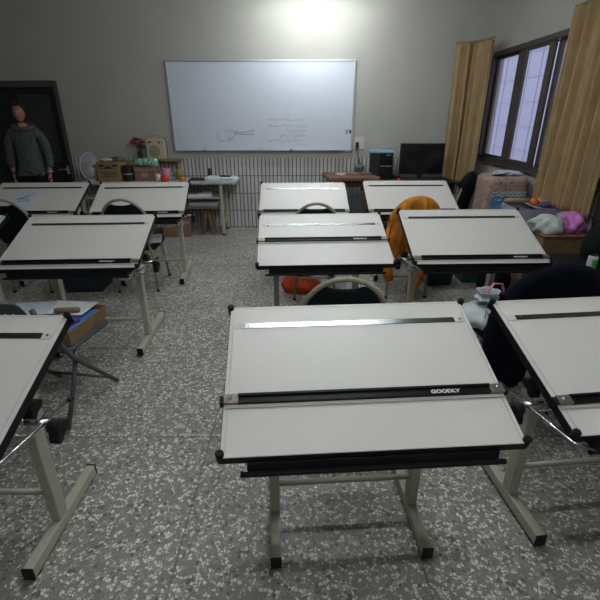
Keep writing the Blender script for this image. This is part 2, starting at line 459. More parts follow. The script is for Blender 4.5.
for y, x0, x1 in ((120, 268, 305), (126, 268, 306), (131, 286, 304), (136, 280, 306), (140.5, 268, 300), (144.5, 296, 306)):
    x = x0
    while x < x1:
        ls.append([(x + rnd.uniform(0, 2), y + rnd.uniform(-1.5, 1.5)) for _ in range(4)]); x += 2.9
strokes(ls, 'marker_grey', .0035, 'written_marks')
strokes([[(344, 130.5), (346, 131), (344.5, 133), (346.5, 133.5)], [(347.5, 130), (348, 132), (350, 132)], [(349, 130), (348.6, 134)]], 'ink', .007, 'written_marks')
o = MB().box(-.035, .035, -.02, .02, -.016, .016).build('whiteboard_eraser', 'mug_white', bevel=.005); o.location = (-.585, YB - .055, 1.215)
tag(o, 'small white eraser standing on the lower edge of the whiteboard', 'eraser')
MB().box(-1.2, 1.2, -.085, -.033, .018, .024).build('tray', 'wb_frame', wb)
for nm, x, m, lb in (('magnet', -1.44, 'red_small', 'small red magnet at the lower left edge of the whiteboard'), ('magnet', -.13, 'book_black', 'small dark blue magnet at the lower middle edge of the whiteboard')):
    o = MB().lathe([(.018, 0), (.018, .010), (.012, .014)], ax='x', n=14).build(nm, m, smooth=False)
    o.rotation_euler = (0, 0, R(-90)); o.location = (x, YB - .0345, 1.187); tag(o, lb, 'magnet')

# ------------------------------------------------------------------ ceiling lamps
def lamp(y, x, lab):
    t = thing('ceiling_light', lab, 'ceiling light', (x, y, H - .12), 0, 'fluorescent ceiling lights')
    b = MB(); b.box(-.6, .6, -.05, .05, .05, .12); b.prism([(-.09, .05), (.09, .05), (.05, .065), (-.05, .065)], -.6, .6, 'x'); b.build('housing', 'fixture', t)
    for s in (-1,):
        MB().tube([(-.58, 0, .02), (.58, 0, .02)], .017, 12).build('tube', 'tube', t, smooth=True)
    for q in (-.605, .582): MB().box(q, q + .023, -.03, .03, 0, .05).build('lamp_holder', 'fixture', t)
for y, lab in ((6.15, 'fluorescent ceiling light nearest the whiteboard'), (4.3, 'fluorescent ceiling light above the middle row of tables'), (2.3, 'fluorescent ceiling light above the front row of tables'), (.3, 'fluorescent ceiling light overhead at the near end')):
    lamp(y, .2, lab)

# ------------------------------------------------------------------ drafting tables
def drafting_table(x, y, yaw, tilt, bar_t, label, HL=.78, text=True, rods='', fx=0., fy=0., fb=.86, rv=.10, ro=0., rz=0.):
    t = thing('drafting_table', label, 'drafting table', (x, y, 0), yaw, 'drafting tables in rows')
    W, D, TH = .9, .606, .024; T = R(tilt); h = W / 2
    Bm = Matrix.Translation((0, 0, HL)) @ Matrix.Rotation(T, 4, 'X')
    def mb(): m_ = MB(); m_.T = Bm; return m_
    def FB(): m_ = MB(); m_.T = Matrix.Translation((fx, fy, 0)); return m_
    b = mb().box(-h, h, 0, D, -TH, 0)
    board = b.build('drawing_board', 'board_white', t, bevel=.0015)
    # black rubber edging, flush under the white top
    e = mb(); e.box(-h - .0015, -h + .02, -.0015, D + .0015, -TH - .010, -TH - .0002); e.box(h - .02, h + .0015, -.0015, D + .0015, -TH - .010, -TH - .0002)
    e.box(-h + .02, h - .02, -.0015, .02, -TH - .010, -TH - .0002); e.box(-h + .02, h - .02, D - .02, D + .0015, -TH - .010, -TH - .0002)
    e.box(-h - .0015, -h - .0002, -.0015, D + .0015, -TH, -.002); e.box(h + .0002, h + .0015, -.0015, D + .0015, -TH, -.002)
    e.box(-h, h, -.0015, -.0002, -TH, -.002); e.box(-h, h, D + .0002, D + .0015, -TH, -.002)
    e.build('edge_band', 'rubber_black', board)
    # thin guide wires along the sides
    g = mb()
    for s in (-1, 1): g.tube([(s * (h - .014), .01, .0035), (s * (h - .014), D - .012, .0035)], .0011, 5)
    g.tube([(-h + .014, D - .012, .0035), (h - .014, D - .012, .0035)], .0009, 5)
    g.build('guide_wire', 'clear_strip', board)
    # inlaid rail near the top
    yr = D - rv
    b = mb(); b.box(-h + .055, h - .055, yr - .0125, yr + .0125, 0, .0022); rail = b.build('pencil_rail', 'rail_metal', board, bevel=.0006)
    b = mb()
    for s in (-1, 1): mb().box(min(s * (h - .054), s * (h - .018)), max(s * (h - .054), s * (h - .018)), yr - .0145, yr + .0145, 0, .0028).build('end_plate', 'board_edge_white', rail, bevel=.001)
    for u in (-h + .075, .09, h - .035): mb().lathe([(.005, 0), (.0045, .002)], (u, yr, .0029), n=10).build('screw', 'chrome', rail)
    # parallel bar
    yb = .03 + bar_t * (D - .06)
    b = mb(); b.box(-h + .045, h - .045, yb - .016, yb + .016, .004, .015); b.box(-h + .045, h - .045, yb + .007, yb + .016, .015, .021)
    bar = b.build('parallel_bar', 'bar_black', board, bevel=.0015)
    mb().box(-h + .004, h - .004, yb - .028, yb - .0165, .003, .0055).build('clear_edge', 'clear_strip', bar, bevel=.0008)
    for s in (-1, 1):
        b = mb(); u0 = s * (h - .047); u1 = s * (h - .001)
        b.box(min(u0, u1), max(u0, u1), yb - .016, yb + .016, .004, .018)
        c = b.build('end_clip', 'clip_metal', bar, bevel=.002)
        mb().lathe([(.0065, .018), (.0065, .021), (.004, .0225)], (s * (h - .02), yb, 0), n=12).build('screw', 'chrome', c)
        mb().box(min(s * (h + .0015), s * (h + .012)), max(s * (h + .0015), s * (h + .012)), yb - .014, yb + .014, -.012, .014).build('side_guide', 'rubber_black', c, bevel=.002)
    if text:
        lettering('GOODLY', .0175, .0004, .0008, 'letter_white', bar, Bm @ Matrix.Translation((.255, yb - .005, .0155)), sx=1.27)
    for (u, v) in ((-h, D - .008), (h, D - .008), (-h, .008), (h, .008)):
        b = mb(); b.lathe([(.006, -.03), (.012, -.028), (.012, .0), (.009, .002), (.012, .004), (.013, .012), (.009, .017)], (u, v, 0), n=14)
        b.build('corner_roller', 'rubber_black', board, smooth=False)
    # black tray under the low edge
    b = MB(); b.box(-.375, .375, .004, .014, HL - .062, HL - .028); b.box(-.375, .375, .014, .13, HL - .062, HL - .054); b.box(-.395, .395, -.010, .004, HL - .069, HL - .057)
    b.box(-.375, -.365, .014, .11, HL - .054, HL - .03); b.box(.365, .375, .014, .11, HL - .054, HL - .03)
    b.build('pencil_tray', 'metal_black', t, bevel=.002)
    # steel understructure
    py = .44; px_ = .305
    zb = HL + py * math.tan(T) - TH / math.cos(T) - .004
    b = FB()
    for s in (-1, 1):
        b.box(s * px_ - .02, s * px_ + .02, .12, .53, -.040, -.0115, Matrix.Translation((0, 0, HL - TH)) @ Matrix.Rotation(T, 4, 'X'))
    b.box(-px_ + .02, px_ - .02, .30, .34, -.040, -.012, Matrix.Translation((0, 0, HL - TH)) @ Matrix.Rotation(T, 4, 'X'))
    b.build('support_frame', 'metal_black', t, bevel=.002)
    for s in (-1, 1):
        f_ = FB().box(s * px_ - .021, s * px_ + .021, .20, fb, .018, .072).build('foot', 'beige_metal', t, bevel=.004)
        for y0_, y1_, gy in ((.194, .200, .235), (fb, fb + .006, fb - .035)):
            FB().box(s * px_ - .022, s * px_ + .022, y0_, y1_, .017, .073).build('end_cap', 'rubber_black', f_)
            FB().lathe([(.016, .0), (.016, .017)], (s * px_, gy, 0), n=12).build('glide', 'rubber_black', f_)
        FB().box(s * px_ - .021, s * px_ + .021, py - .03, py + .03, .073, .66).build('post', 'beige_metal', t, bevel=.005)
        pl = [(py - .045, .58), (py + .045, .58)] + arc(py, zb - .075, .04, .03, 0, 180, 8)
        FB().prism(pl, s * (px_ + .0225), s * (px_ + .029), 'x').build('head_plate', 'beige_metal', t, bevel=.001)
        def knob(x0, x1, yy, zz, ang=0):
            b = MB(); b.tube([(x0, yy, zz), (x1, yy, zz)], .009, 8); k_ = b.build('spindle', 'chrome', t, smooth=True)
            pl = []
            for k in range(42):
                a = 2 * PI * k / 42 + ang; r_ = .035 + .010 * math.cos(3 * a); pl.append((yy + r_ * math.cos(a), zz + r_ * math.sin(a)))
            MB().prism(pl, x1, x1 + s * .034, 'x').build('star_knob', 'rubber_black', k_, bevel=.006, seg=3)
        knob(fx + s * (px_ + .03), fx + s * (px_ + .095), fy + .32, HL - .045, .6)
        if ('l' if s < 0 else 'r') in rods:
            xo = s * (h + .032)
            b = MB(); b.tube([(s * (h - .06), -.012, HL - .045 + rz), (s * (h + .012), -.03 + ro, HL - .004 + rz), (xo - s * .006, -.035 + ro, HL + .002 + rz), (xo, -.022 + ro, HL + .001 + rz), (xo, .34 + ro, HL - .052 + rz)], .0058, 10)
            rod = b.build('tilt_rod', 'chrome', t, smooth=True)
            MB().tube([(xo, .34 + ro, HL - .052 + rz), (xo, .362 + ro, HL - .055 + rz)], .0085, 10).build('rod_cap', 'rubber_black', rod)
            MB().tube([(s * (h - .03), .20 + ro, HL - .033 + rz), (xo + s * .012, .20 + ro, HL - .033 + rz)], .011, 10).build('rod_clamp', 'chrome', rod, smooth=True)
            knob(xo + s * .013, xo + s * .016, .20 + ro, HL - .06 + rz, .3)
    FB().tube([(-px_ + .021, py, .21), (px_ - .021, py, .21)], .013, 12).build('cross_bar', 'beige_metal', t, smooth=True)
    b = FB(); zr = .632; hr = .385
    b.tube([(-hr, .46, zr), (-hr, .22, zr), (hr, .22, zr), (hr, .46, zr)], .0038, 6, closed=True)
    for q in (.30, .38): b.tube([(-hr, q, zr), (hr, q, zr)], .003, 6)
    k = -hr + .035
    while k < hr - .02:
        b.tube([(k, .22, zr), (k, .46, zr)], .0027, 5); k += .07
    b.build('wire_rack', 'chrome', t, smooth=True)
    return t

T0 = 21.9
drafting_table(.221, .955, 3.7, T0 - 1.7, .285, 'white drafting table in the foreground, nearest and largest, its black bar across the middle')
drafting_table(.173, 2.627, 2.5, T0 - 1.5, .43, 'white drafting table in the second row centre, above the red bag', fx=-.03, rv=.145)
drafting_table(.045, 4.176, 1.0, T0 - .4, .02, 'white drafting table in the far row centre, in front of the brown wooden table', rv=.13)
drafting_table(1.133, 4.160, 1.0, T0 + 1.9, .03, 'white drafting table in the far row in front of the computer monitor')
drafting_table(1.201, 2.646, 1.6, T0 + 1.3, .035, 'white drafting table between the orange jacket and the navy jacket', rods='l', fx=-.02)
drafting_table(1.280, 1.057, 5.7, 18.8, .165, 'white drafting table cut off by the right edge, beside the foreground one', text=False, rods='l', fx=.04)
drafting_table(-1.296, .843, -.4, 21.5, .03, 'white drafting table cut off by the left edge, in front of the grey folding chair', rods='r', fx=-.06, fy=.05, fb=.73, ro=.05, rz=.025)
drafting_table(-1.494, 2.563, 2.5, T0 - .8, .04, 'white drafting table in the second row left, above the dark teal bin', rods='r', rv=.115)
drafting_table(-1.569, 4.037, 4.8, T0 + 2.4, .05, 'white drafting table in the far row whose right post stands by the long grey table', rods='r', fx=.02)
drafting_table(-2.628, 4.023, 2.3, T0 + 2.6, .075, 'white drafting table with a sheet of paper lying on it, before the standing person')
drafting_table(-2.60, 2.56, 1.0, T0 - .8, .05, 'white drafting table of which only a corner shows at the left edge')

# sheet on the far-left board
def on_board(tx, ty, yaw, tilt, u, v, w_, HL=.78):
    return Matrix.Translation((tx, ty, 0)) @ Matrix.Rotation(R(yaw), 4, 'Z') @ Matrix.Translation((0, 0, HL)) @ Matrix.Rotation(R(tilt), 4, 'X') @ Matrix.Translation((u, v, w_))
sh = thing('paper_sheet', 'white paper sheet with a dark pencil drawing lying on a drafting board', 'paper')
sh.matrix_world = on_board(-2.628, 4.023, 2.3, T0 + 2.6, -.115, .27, .004)
MB().box(-.115, .115, -.17, .16, 0, .0012).build('sheet', 'paper_blue', sh)
b = MB()
for l in ([(-.07, 0), (.0, .03), (.08, .12)], [(-.02, .04), (-.03, -.02), (.02, -.03), (.06, -.01), (.03, .03)], [(-.06, .02), (.03, .01), (.07, -.03)], [(-.01, .06), (.05, .05)]):
    b.tube([(x, y + .02, .0018) for x, y in l], .0028, 5)
b.build('drawing', 'pencil_ink', sh)

# ------------------------------------------------------------------ chairs
def make_chair(label, loc, rz=0, group='round-backed padded chairs'):
    t = thing('banquet_chair', label, 'chair', loc, rz, group)
    lean = lambda z: -.14 * (z - .45) / .52 if z > .45 else 0.
    # oval back frame in the plane leaning back
    top = [(.222 * math.cos(R(a)), .70 + .262 * math.sin(R(a))) for a in range(-38, 219, 8)]
    low = [(-.165, .48)]
    pts = [(.165, .46)] + top + [(-.165, .46)]
    b = MB(); b.tube([(x, lean(z), z) for x, z in pts], .0135, 10, flat=1.); b.build('back_frame', 'chair_metal', t, smooth=True)
    # pad with the hand hole scooped out of its top
    pad = []
    for a in range(-48, 229, 6):
        x = .208 * math.cos(R(a)); z = .70 + .248 * math.sin(R(a))
        if abs(x) < .088 and z > .8: z = z - .042 * math.cos(x / .088 * PI / 2) ** .6
        pad.append((x, z))
    b = MB(); n = len(pad)
    cx, cz = 0, .70
    vs = []; fs = []
    for sgn in (-1, 1):
        for r_, o in ((1., .004), (.93, .016), (.6, .023), (.0, .025)):
            for x, z in pad:
                x2, z2 = cx + (x - cx) * r_, cz + (z - cz) * r_
                vs.append((x2, lean(z2) + sgn * o, z2))
    for q in (0, 4):
        for i in range(3):
            for k in range(n):
                k2 = (k + 1) % n; fs.append(((q + i) * n + k, (q + i) * n + k2, (q + i + 1) * n + k2, (q + i + 1) * n + k))
    for k in range(n): fs.append((k, (k + 1) % n, 4 * n + (k + 1) % n, 4 * n + k))
    b.add(vs, fs); b.build('backrest', 'chair_green', t, smooth=True)
    # seat
    pl = arc(.13, .38, .09, .09, 0, 90, 5) + arc(-.13, .38, .09, .09, 90, 180, 5) + arc(-.15, .07, .06, .05, 180, 270, 4) + arc(.15, .07, .06, .05, 270, 360, 4)
    MB().prism(pl, .425, .485, 'z').build('seat', 'seat_black', t, bevel=.02, seg=3, smooth=True)
    for s in (-1, 1):
        b = MB(); b.tube([(s * .165, 0, .475), (s * .185, .0, .40), (s * .195, -.02, .012)], .0125, 10); l_ = b.build('leg', 'chair_metal', t, smooth=True)
        MB().lathe([(.015, 0), (.015, .022)], (s * .195, -.02, 0), n=10).build('rubber_foot', 'rubber_black', l_)
        b = MB(); b.tube([(s * .185, .36, .415), (s * .20, .47, .012)], .0125, 10); l_ = b.build('leg', 'chair_metal', t, smooth=True)
        MB().lathe([(.015, 0), (.015, .022)], (s * .20, .47, 0), n=10).build('rubber_foot', 'rubber_black', l_)
    b = MB(); b.tube([(s_, y_, .412) for s_, y_ in ((-.185, .0), (-.19, .4), (.19, .4), (.185, 0))], .010, 8, closed=True); b.tube([(-.19, .0, .22), (.19, .0, .22)], .008, 8)
    for s in (-1, 1): b.tube([(s * .192, -.01, .25), (s * .192, .41, .25)], .008, 8)
    b.build('seat_frame', 'chair_metal', t, smooth=True)
    return t
make_chair('round-backed dark green chair right behind the foreground drafting table', (.215, 2.01, 0), 1)
make_chair('round-backed dark green chair before the far row centre table, the red bag beneath it', (.140, 3.88, 0), 2)
make_chair('round-backed dark green chair before the far table at left, a pink pouch on its seat', (-1.66, 4.09, 0), 3)
make_chair('round-backed dark green chair cut off by the left edge, below the sheet of paper', (-2.74, 4.10-.02, 0), -2)
make_chair('round-backed chair wearing the orange jacket', (1.045, 3.92, 0), 2)
make_chair('round-backed chair wearing the navy jacket', (1.31, 2.12, 0), 2)
make_chair('round-backed chair turned sideways beyond the wrapped parcel, a black jacket over it', (2.13, 5.82, 0), 55)

# draped jackets ----------------------------------------------------
def jacket(name, label, mtl, loc, rz, drop_l, drop_r, front=.55, wide=.27, seed=0, top=.985, fa=1.):
    """cloth shell over an oval chair back: back face, crest and front face in one surface, sleeves as parts"""
    t = thing(name, label, 'jacket', loc, rz)
    rnd = random.Random(seed); ph = [rnd.uniform(0, 6) for _ in range(6)]
    nu, nv = 90, 40
    def fn(u, v):
        # u across -1..1, v: 0 rear hem .. .5 crest .. 1 front hem
        uu = u * 2 - 1
        a = abs(uu)
        crest = .70 + (top - .70) * math.sqrt(max(0, 1 - (a * .93) ** 2.2))
        x = uu * wide
        drop = drop_l + (drop_r - drop_l) * u
        if v < .5:
            k = 1 - v * 2; z = crest - (crest - (.97 - drop)) * k; side = -1
        else:
            k = v * 2 - 1; z = crest - (crest - front) * k; side = 1
        ln = -.14 * (z - .45) / .52 if z > .45 else 0
        fold = fa * (.018 * math.sin(uu * 9 + ph[0] + 2 * k) + .010 * math.sin(uu * 17 + ph[1] - 3 * k) + (.008 * math.sin(uu * 31 + ph[3]) if fa > 1 else 0))
        off = (.040 * min(1, (k * 6)) ** .5 + fold * min(1, k * (7 if fa > 1 else 2)) + .012 * k)
        if side < 0: off += .03 * k
        x *= 1 + .06 * math.sin(k * 3 + ph[2]) * k
        return (x, ln + side * max(off, .004 if k < .02 else .033) , z)
    MB().grid(fn, nu, nv).build('jacket_body', mtl, t, smooth=True, solid=.006)
    return t
jk = jacket('jacket', 'orange jacket draped over a round chair back between two tables', 'jacket_orange', (1.045, 3.92, 0), 2, .60, .62, seed=2, wide=.238, top=1.02, fa=1.7)
b = MB(); b.tube([(-.19, -.05, .76), (-.225, -.07, .62), (-.24, -.06, .45), (-.21, -.04, .30), (-.18, -.05, .20)], [.035, .055, .058, .055, .04], 12); b.build('sleeve', 'jacket_orange', jk, smooth=True)
b = MB(); b.tube([(.12, -.10, .78), (.11, -.13, .50), (.07, -.12, .30), (.02, -.11, .14), (.03, -.10, .06)], [.05, .06, .065, .06, .045], 12); b.build('sleeve', 'jacket_orange', jk, smooth=True)
jn = jacket('jacket', 'dark navy jacket draped over a round chair back at the right', 'jacket_navy', (1.31, 2.12, 0), 2, .74, .66, seed=5, wide=.262, top=1.0)
b = MB(); b.tube([(-.19, -.03, .80), (-.235, -.03, .66), (-.245, -.03, .50), (-.23, -.04, .36)], [.04, .05, .05, .04], 12); b.build('sleeve', 'jacket_navy', jn, smooth=True)
b = MB(); b.tube([(.22, -.05, .86), (.29, -.03, .68), (.30, -.04, .50), (.28, -.05, .34)], [.06, .065, .06, .05], 12); b.build('sleeve', 'jacket_navy', jn, smooth=True)

jb = jacket('jacket', 'black jacket over the sideways chair beyond the wrapped parcel', 'seat_black', (2.13, 5.82, 0), 55, .5, .5, front=.88, seed=9, wide=.255, top=1.0)

# grey folding chair -------------------------------------------------
fc = thing('folding_chair', 'grey metal folding chair with perforated backrest, a cardboard box on its seat', 'chair', (-1.50, 2.09, 0), -8)
b = MB()
# backrest plate with holes: frame of strips between perforations
import bmesh
def perforated(w_, h_, nx, nz, y, zc):
    vs = []; m = MB()
    cw, chh = w_ / nx, h_ / nz
    for i in range(nx):
        for j in range(nz):
            x0 = -w_ / 2 + i * cw; z0 = zc - h_ / 2 + j * chh; cx, cz = x0 + cw / 2, z0 + chh / 2
            hole = 0 < i < nx - 1 and 0 < j < nz - 1
            o = [(x0, z0), (cx, z0), (x0 + cw, z0), (x0 + cw, cz), (x0 + cw, z0 + chh), (cx, z0 + chh), (x0, z0 + chh), (x0, cz)]
            if hole:
                inn = [(cx + .009 * math.cos(R(a)), cz + .009 * math.sin(R(a))) for a in (225, 270, 315, 0, 45, 90, 135, 180)]
                P3 = lambda q: (q[0], y - .35 * (q[0]) ** 2 * -1, q[1] - 2.4 * max(0, abs(q[0]) - .12) ** 2 * (8 if q[1] > zc else 0))
                vs_ = [P3(q) for q in o + inn]
                m.add(vs_, [(k, (k + 1) % 8, 8 + (k + 1) % 8, 8 + k) for k in range(8)])
            else:
                P3 = lambda q: (q[0], y - .35 * (q[0]) ** 2 * -1, q[1] - 2.4 * max(0, abs(q[0]) - .12) ** 2 * (8 if q[1] > zc else 0))
                m.add([P3(q) for q in o], [tuple(range(8))])
    return m
perforated(.41, .20, 10, 5, -.17, .72).build('backrest', 'grey_metal', fc, solid=.006)
for s in (-1, 1):
    b = MB(); b.tube([(s * .205, -.16, .79), (s * .21, -.14, .70), (s * .215, .02, .42), (s * .21, .38, .02)], .014, 10); l_ = b.build('leg', 'grey_metal', fc, smooth=True)
    b = MB(); b.tube([(s * .185, .10, .43), (s * .19, .01, .24), (s * .19, -.12, .02)], .014, 10); l_ = b.build('leg', 'grey_metal', fc, smooth=True)
for y_, z_, q in ((.33, .08, .21), (-.09, .06, .19), (.30, .425, .185)): MB().tube([(-q, y_, z_), (q, y_, z_)], .009, 8).build('stretcher', 'grey_metal', fc, smooth=True)
b = MB(); b.prism(arc(.15, .38, .06, .06, 0, 90, 5) + arc(-.15, .38, .06, .06, 90, 180, 5) + [(-.20, .06), (-.19, .02), (.19, .02), (.20, .06)], .435, .452, 'z'); b.build('seat', 'grey_metal', fc, bevel=.005)

# cardboard box with books on the folding chair
cb = thing('cardboard_box', 'shallow open cardboard box of papers on the grey folding chair', 'box', (-1.455, 2.335, .4535), -8)
def open_box(parent, w_, d_, h_, th, m, m_in=None, flare=.0, nm='box_body'):
    b = MB()
    b.box(-w_ / 2, w_ / 2, -d_ / 2, d_ / 2, 0, th)
    def wall(p0, p1, q0, q1): # quad wall with thickness by solidify later
        b.add([p0, p1, q1, q0], [(0, 1, 2, 3)])
    return b
def carton(parent, w_, d_, h_, m, flare=.02, th=.004, nm='box_body'):
    b = MB(); a, c = w_ / 2, d_ / 2; A, Cc = a + flare, c + flare
    lo = [(-a, -c, .002), (a, -c, .002), (a, c, .002), (-a, c, .002)]; hi = [(-A, -Cc, h_), (A, -Cc, h_), (A, Cc, h_), (-A, Cc, h_)]
    b.add(lo + hi, [(0, 1, 2, 3), (0, 1, 5, 4), (1, 2, 6, 5), (2, 3, 7, 6), (3, 0, 4, 7)])
    o = b.build(nm, m, parent, solid=th); o.modifiers['solid'].offset = 1 if True else 0
    return o
carton(cb, .33, .34, .10, 'carton', .02)
def slab(name, label, cat, w_, d_, h_, m, loc, rz=0, rx=0, ry=0, group=None, bevel=.001):
    o = MB().box(-w_ / 2, w_ / 2, -d_ / 2, d_ / 2, 0, h_).build(name, m, bevel=bevel); o.location = loc; o.rotation_euler = (R(rx), R(ry), R(rz)); tag(o, label, cat, group); return o
slab('book', 'blue covered book lying lowest in the open box on the folding chair', 'book', .30, .31, .075, 'book_blue', (-1.455, 2.335, .462), -8)
slab('pouch', 'dark purple and blue pouch inside the open box on the folding chair', 'pouch', .09, .13, .03, 'purple', (-1.375, 2.25, .5375), -20, bevel=.012)
slab('paper_sheet', 'large white sheet on top of the cardboard box, beside the wooden roller', 'paper', .29, .20, .002, 'paper', (-1.455, 2.44, .562), -6)
slab('paper_sheet', 'white drawing sheet left of the larger sheet on the folding chair box', 'paper', .26, .20, .002, 'paper_blue', (-1.68, 2.42, .5655), 6)
b = MB(); b.lathe([(.0, -.075), (.014, -.072), (.017, -.06), (.017, .06), (.014, .072), (.0, .075)], ax='x', n=14); o = b.build('wooden_roller', 'wood_light', smooth=True)
o.location = (-1.42, 2.36, .582); o.rotation_euler = (0, 0, R(8)); tag(o, 'short tan wooden roller resting on the papers in the cardboard box', 'roller')

# ------------------------------------------------------------------ long grey table by the back wall and what stands on it
lt = thing('long_table', 'long light grey work table against the tiled wall at left', 'table', (-2.10, 6.55, 0))
TZ = .79
MB().box(-1.20, 1.17, -.24, .27, TZ - .035, TZ).build('tabletop', 'table_grey', lt, bevel=.006)
for sx_ in (-1.1, .95):
    for sy in (-.20, .22):
        l_ = MB().box(sx_ - .02, sx_ + .02, sy - .02, sy + .02, .02, TZ - .036).build('leg', 'beige_metal', lt, bevel=.003)
        MB().box(sx_ - .024, sx_ + .024, sy - .024, sy + .024, 0, .022).build('rubber_foot', 'rubber_black', l_)
b = MB()
for sx_ in (-1.1, .95): b.box(sx_ - .015, sx_ + .015, -.18, .20, .16, .20)
b.box(-1.1, .95, .20, .235, .60, .64); b.build('side_rail', 'beige_metal', lt, bevel=.002)
MB().box(-1.08, .93, -.20, .19, .545, .562).build('under_shelf', 'table_grey', lt, bevel=.002)
b = MB(); b.box(.94, .96, -.02, .0, .56, .75)
slab('paper_stack', 'loose stack of papers and magazines on the shelf under the grey table', 'papers', .40, .28, .045, 'paper', (-1.52, 6.50, .563), 8, bevel=.004)
slab('magazine', 'reddish magazine lying on the papers under the grey table', 'magazine', .24, .20, .012, 'carton_red', (-1.60, 6.49, .6095), -14)

def boxthing(name, label, cat, w_, d_, h_, m, loc, rz=0):
    t = thing(name, label, cat, loc, rz)
    MB().box(-w_ / 2, w_ / 2, -d_ / 2, d_ / 2, 0, h_).build('box_body', m, t, bevel=.004)
    return t
bx = boxthing('cardboard_box', 'brown printed cardboard box with handle hole on the long grey table', 'box', .34, .28, .27, 'carton', (-2.76, 6.53, TZ))
b = MB(); pl = arc(0, .185, .055, .028, 0, 180, 10); b.prism(pl, -.1425, -.1405, 'y'); b.box(-.13, -.06, -.1425, -.1405, .205, .235); b.box(.06, .13, -.1425, -.1405, .205, .235)
b.box(-.13, .13, -.1425, -.1405, .180, .186)
for k, (z, x0, x1) in enumerate(((.12, -.12, .12), (.095, -.10, .11), (.07, -.12, .09))): b.box(x0, x1, -.1425, -.1405, z, z + .008)
b.build('printed_marks', 'ink', bx)
# clutter on top of the box
o = MB().blob((0, 0, .018), .10, .07, .030, seed=4, amp=.4).build('crumpled_wrapper', 'cloth_white', smooth=True); o.location = (-2.80, 6.52, TZ + .27); tag(o, 'crumpled white wrapper on the printed cardboard box', 'wrapper')
o = MB().blob((0, 0, .026), .09, .06, .045, seed=8, amp=.4).build('cloth_bundle', 'wood_old', smooth=True); o.location = (-2.65, 6.52, TZ + .27); tag(o, 'brown cloth bundle on the printed cardboard box', 'cloth')
# wooden barrel-shaped clock case behind
o = MB().prism([(-.10, 0), (.10, 0)] + arc(0, .17, .10, .10, 0, 180, 14), -.04, .04, 'y').build('wooden_case', 'wood_light', bevel=.004); o.location = (-2.60, 6.735, TZ + 0.0005); tag(o, 'round-topped tan wooden case behind the black canister', 'case')
cn = thing('canister', 'black canister with pale label band on the long grey table', 'canister', (-2.50, 6.44, TZ))
MB().lathe([(.066, 0), (.070, .01), (.070, .18), (.073, .182), (.073, .215), (.066, .222)], n=24).build('canister_body', 'pc_black', cn, smooth=False)
b = MB(); b.lathe([(.0712, .10), (.0712, .112)], n=24); b.build('label_band', 'fan_grey', cn)
bx = boxthing('cardboard_box', 'reddish brown cardboard box with the green plastic bag on top', 'box', .30, .26, .20, 'carton_red', (-2.255, 6.55, TZ), 2)
MB().box(-.16, .16, -.1315, -.1305, .15, .165).build('tape', 'tan_roll', bx)
b = MB()
for k in range(3): b.tube([(-.045 + k * .03, -.1318, .06), (-.03 + k * .03, -.1318, .09), (-.045 + k * .03, -.1318, .11)], .004, 5)
b.build('printed_marks', 'paper', bx)
gb = MB(); gb.blob((0, 0, .05), .13, .08, .07, seed=12, amp=.6); gb.blob((.09, -.03, .045), .08, .06, .08, seed=13, amp=.6); gb.blob((-.11, -.02, .045), .07, .05, .05, seed=14, amp=.6)
o = gb.build('plastic_bag', 'bag_green', smooth=True); o.location = (-2.235, 6.52, TZ + .20); tag(o, 'crumpled green and white plastic bag on the reddish cardboard box', 'bag')
# vase with red flowers
vs_ = thing('flower_vase', 'dark vase with dark red flowers standing behind the cardboard boxes', 'vase', (-2.40, 6.765, TZ))
MB().lathe([(.035, 0), (.05, .05), (.055, .16), (.035, .26), (.03, .36), (.042, .38)], n=20).build('vase', 'vase_dark', vs_, smooth=True)
b = MB(); fl = MB(); rnd = random.Random(5)
for k in range(9):
    a = k * 2.4; r_ = rnd.uniform(.02, .085); top_ = (r_ * math.cos(a), r_ * .6 * math.sin(a), .50 + rnd.uniform(-.06, .07))
    b.tube([(0, 0, .33), (top_[0] * .5, top_[1] * .5, .42), top_], .003, 5)
    if k % 3 != 2: fl.blob(top_, .034, .03, .028, seed=k, amp=.5, n=12, m=8, flat_bottom=False)
    else: b.blob(top_, .045, .012, .018, seed=k, amp=.2, n=10, m=6, flat_bottom=False)
b.build('stems', 'leaf', vs_); fl.build('flowers', 'flower_red', vs_, smooth=True)
# small wall shelf and radio
sf = thing('wall_shelf', 'small wooden wall shelf carrying the cream radio', 'shelf', (-2.08, YB, 1.075))
MB().box(-.30, .28, -.20, -.003, -.028, 0).build('shelf_board', 'wood_light', sf, bevel=.003)
b = MB()
for s in (-.22, .2): b.prism([(-.17, -.029), (-.004, -.029), (-.004, -.15)], s - .01, s + .01, 'x')
b.build('bracket', 'wood_light', sf)
rd = thing('radio', 'cream portable radio with round speaker and carrying handle', 'radio', (-2.14, YB - .11, 1.0765), 0)
MB().prism([(-.135, 0), (.135, 0)] + arc(.10, .235, .035, .045, 0, 90, 5) + arc(-.10, .235, .035, .045, 90, 180, 5), -.06, .05, 'y').build('radio_case', 'radio_cream', rd, bevel=.01)
MB().lathe([(.0, -.008), (.078, -.006), (.085, 0)], (-.01, -.062, .115), ax='y', n=28).build('speaker_grille', 'radio_grille', rd)
b = MB(); b.box(-.10, -.05, -.0635, -.0605, .225, .245); b.lathe([(.014, -.012), (.014, 0)], (.07, -.061, .23), ax='y', n=14); b.build('dial', 'ink', rd)
MB().tube([(-.13, 0, .25)] + [(x, 0, z) for x, z in arc(0, .275, .12, .05, 165, 15, 10)] + [(.13, 0, .25)], .008, 8).build('handle', 'chair_metal', rd, smooth=True)
MB().tube([(.10, .02, .29), (.135, .02, .29), (.155, .02, .24), (.155, .02, .02)], .006, 6).build('strap', 'cable_blue', rd, smooth=True)
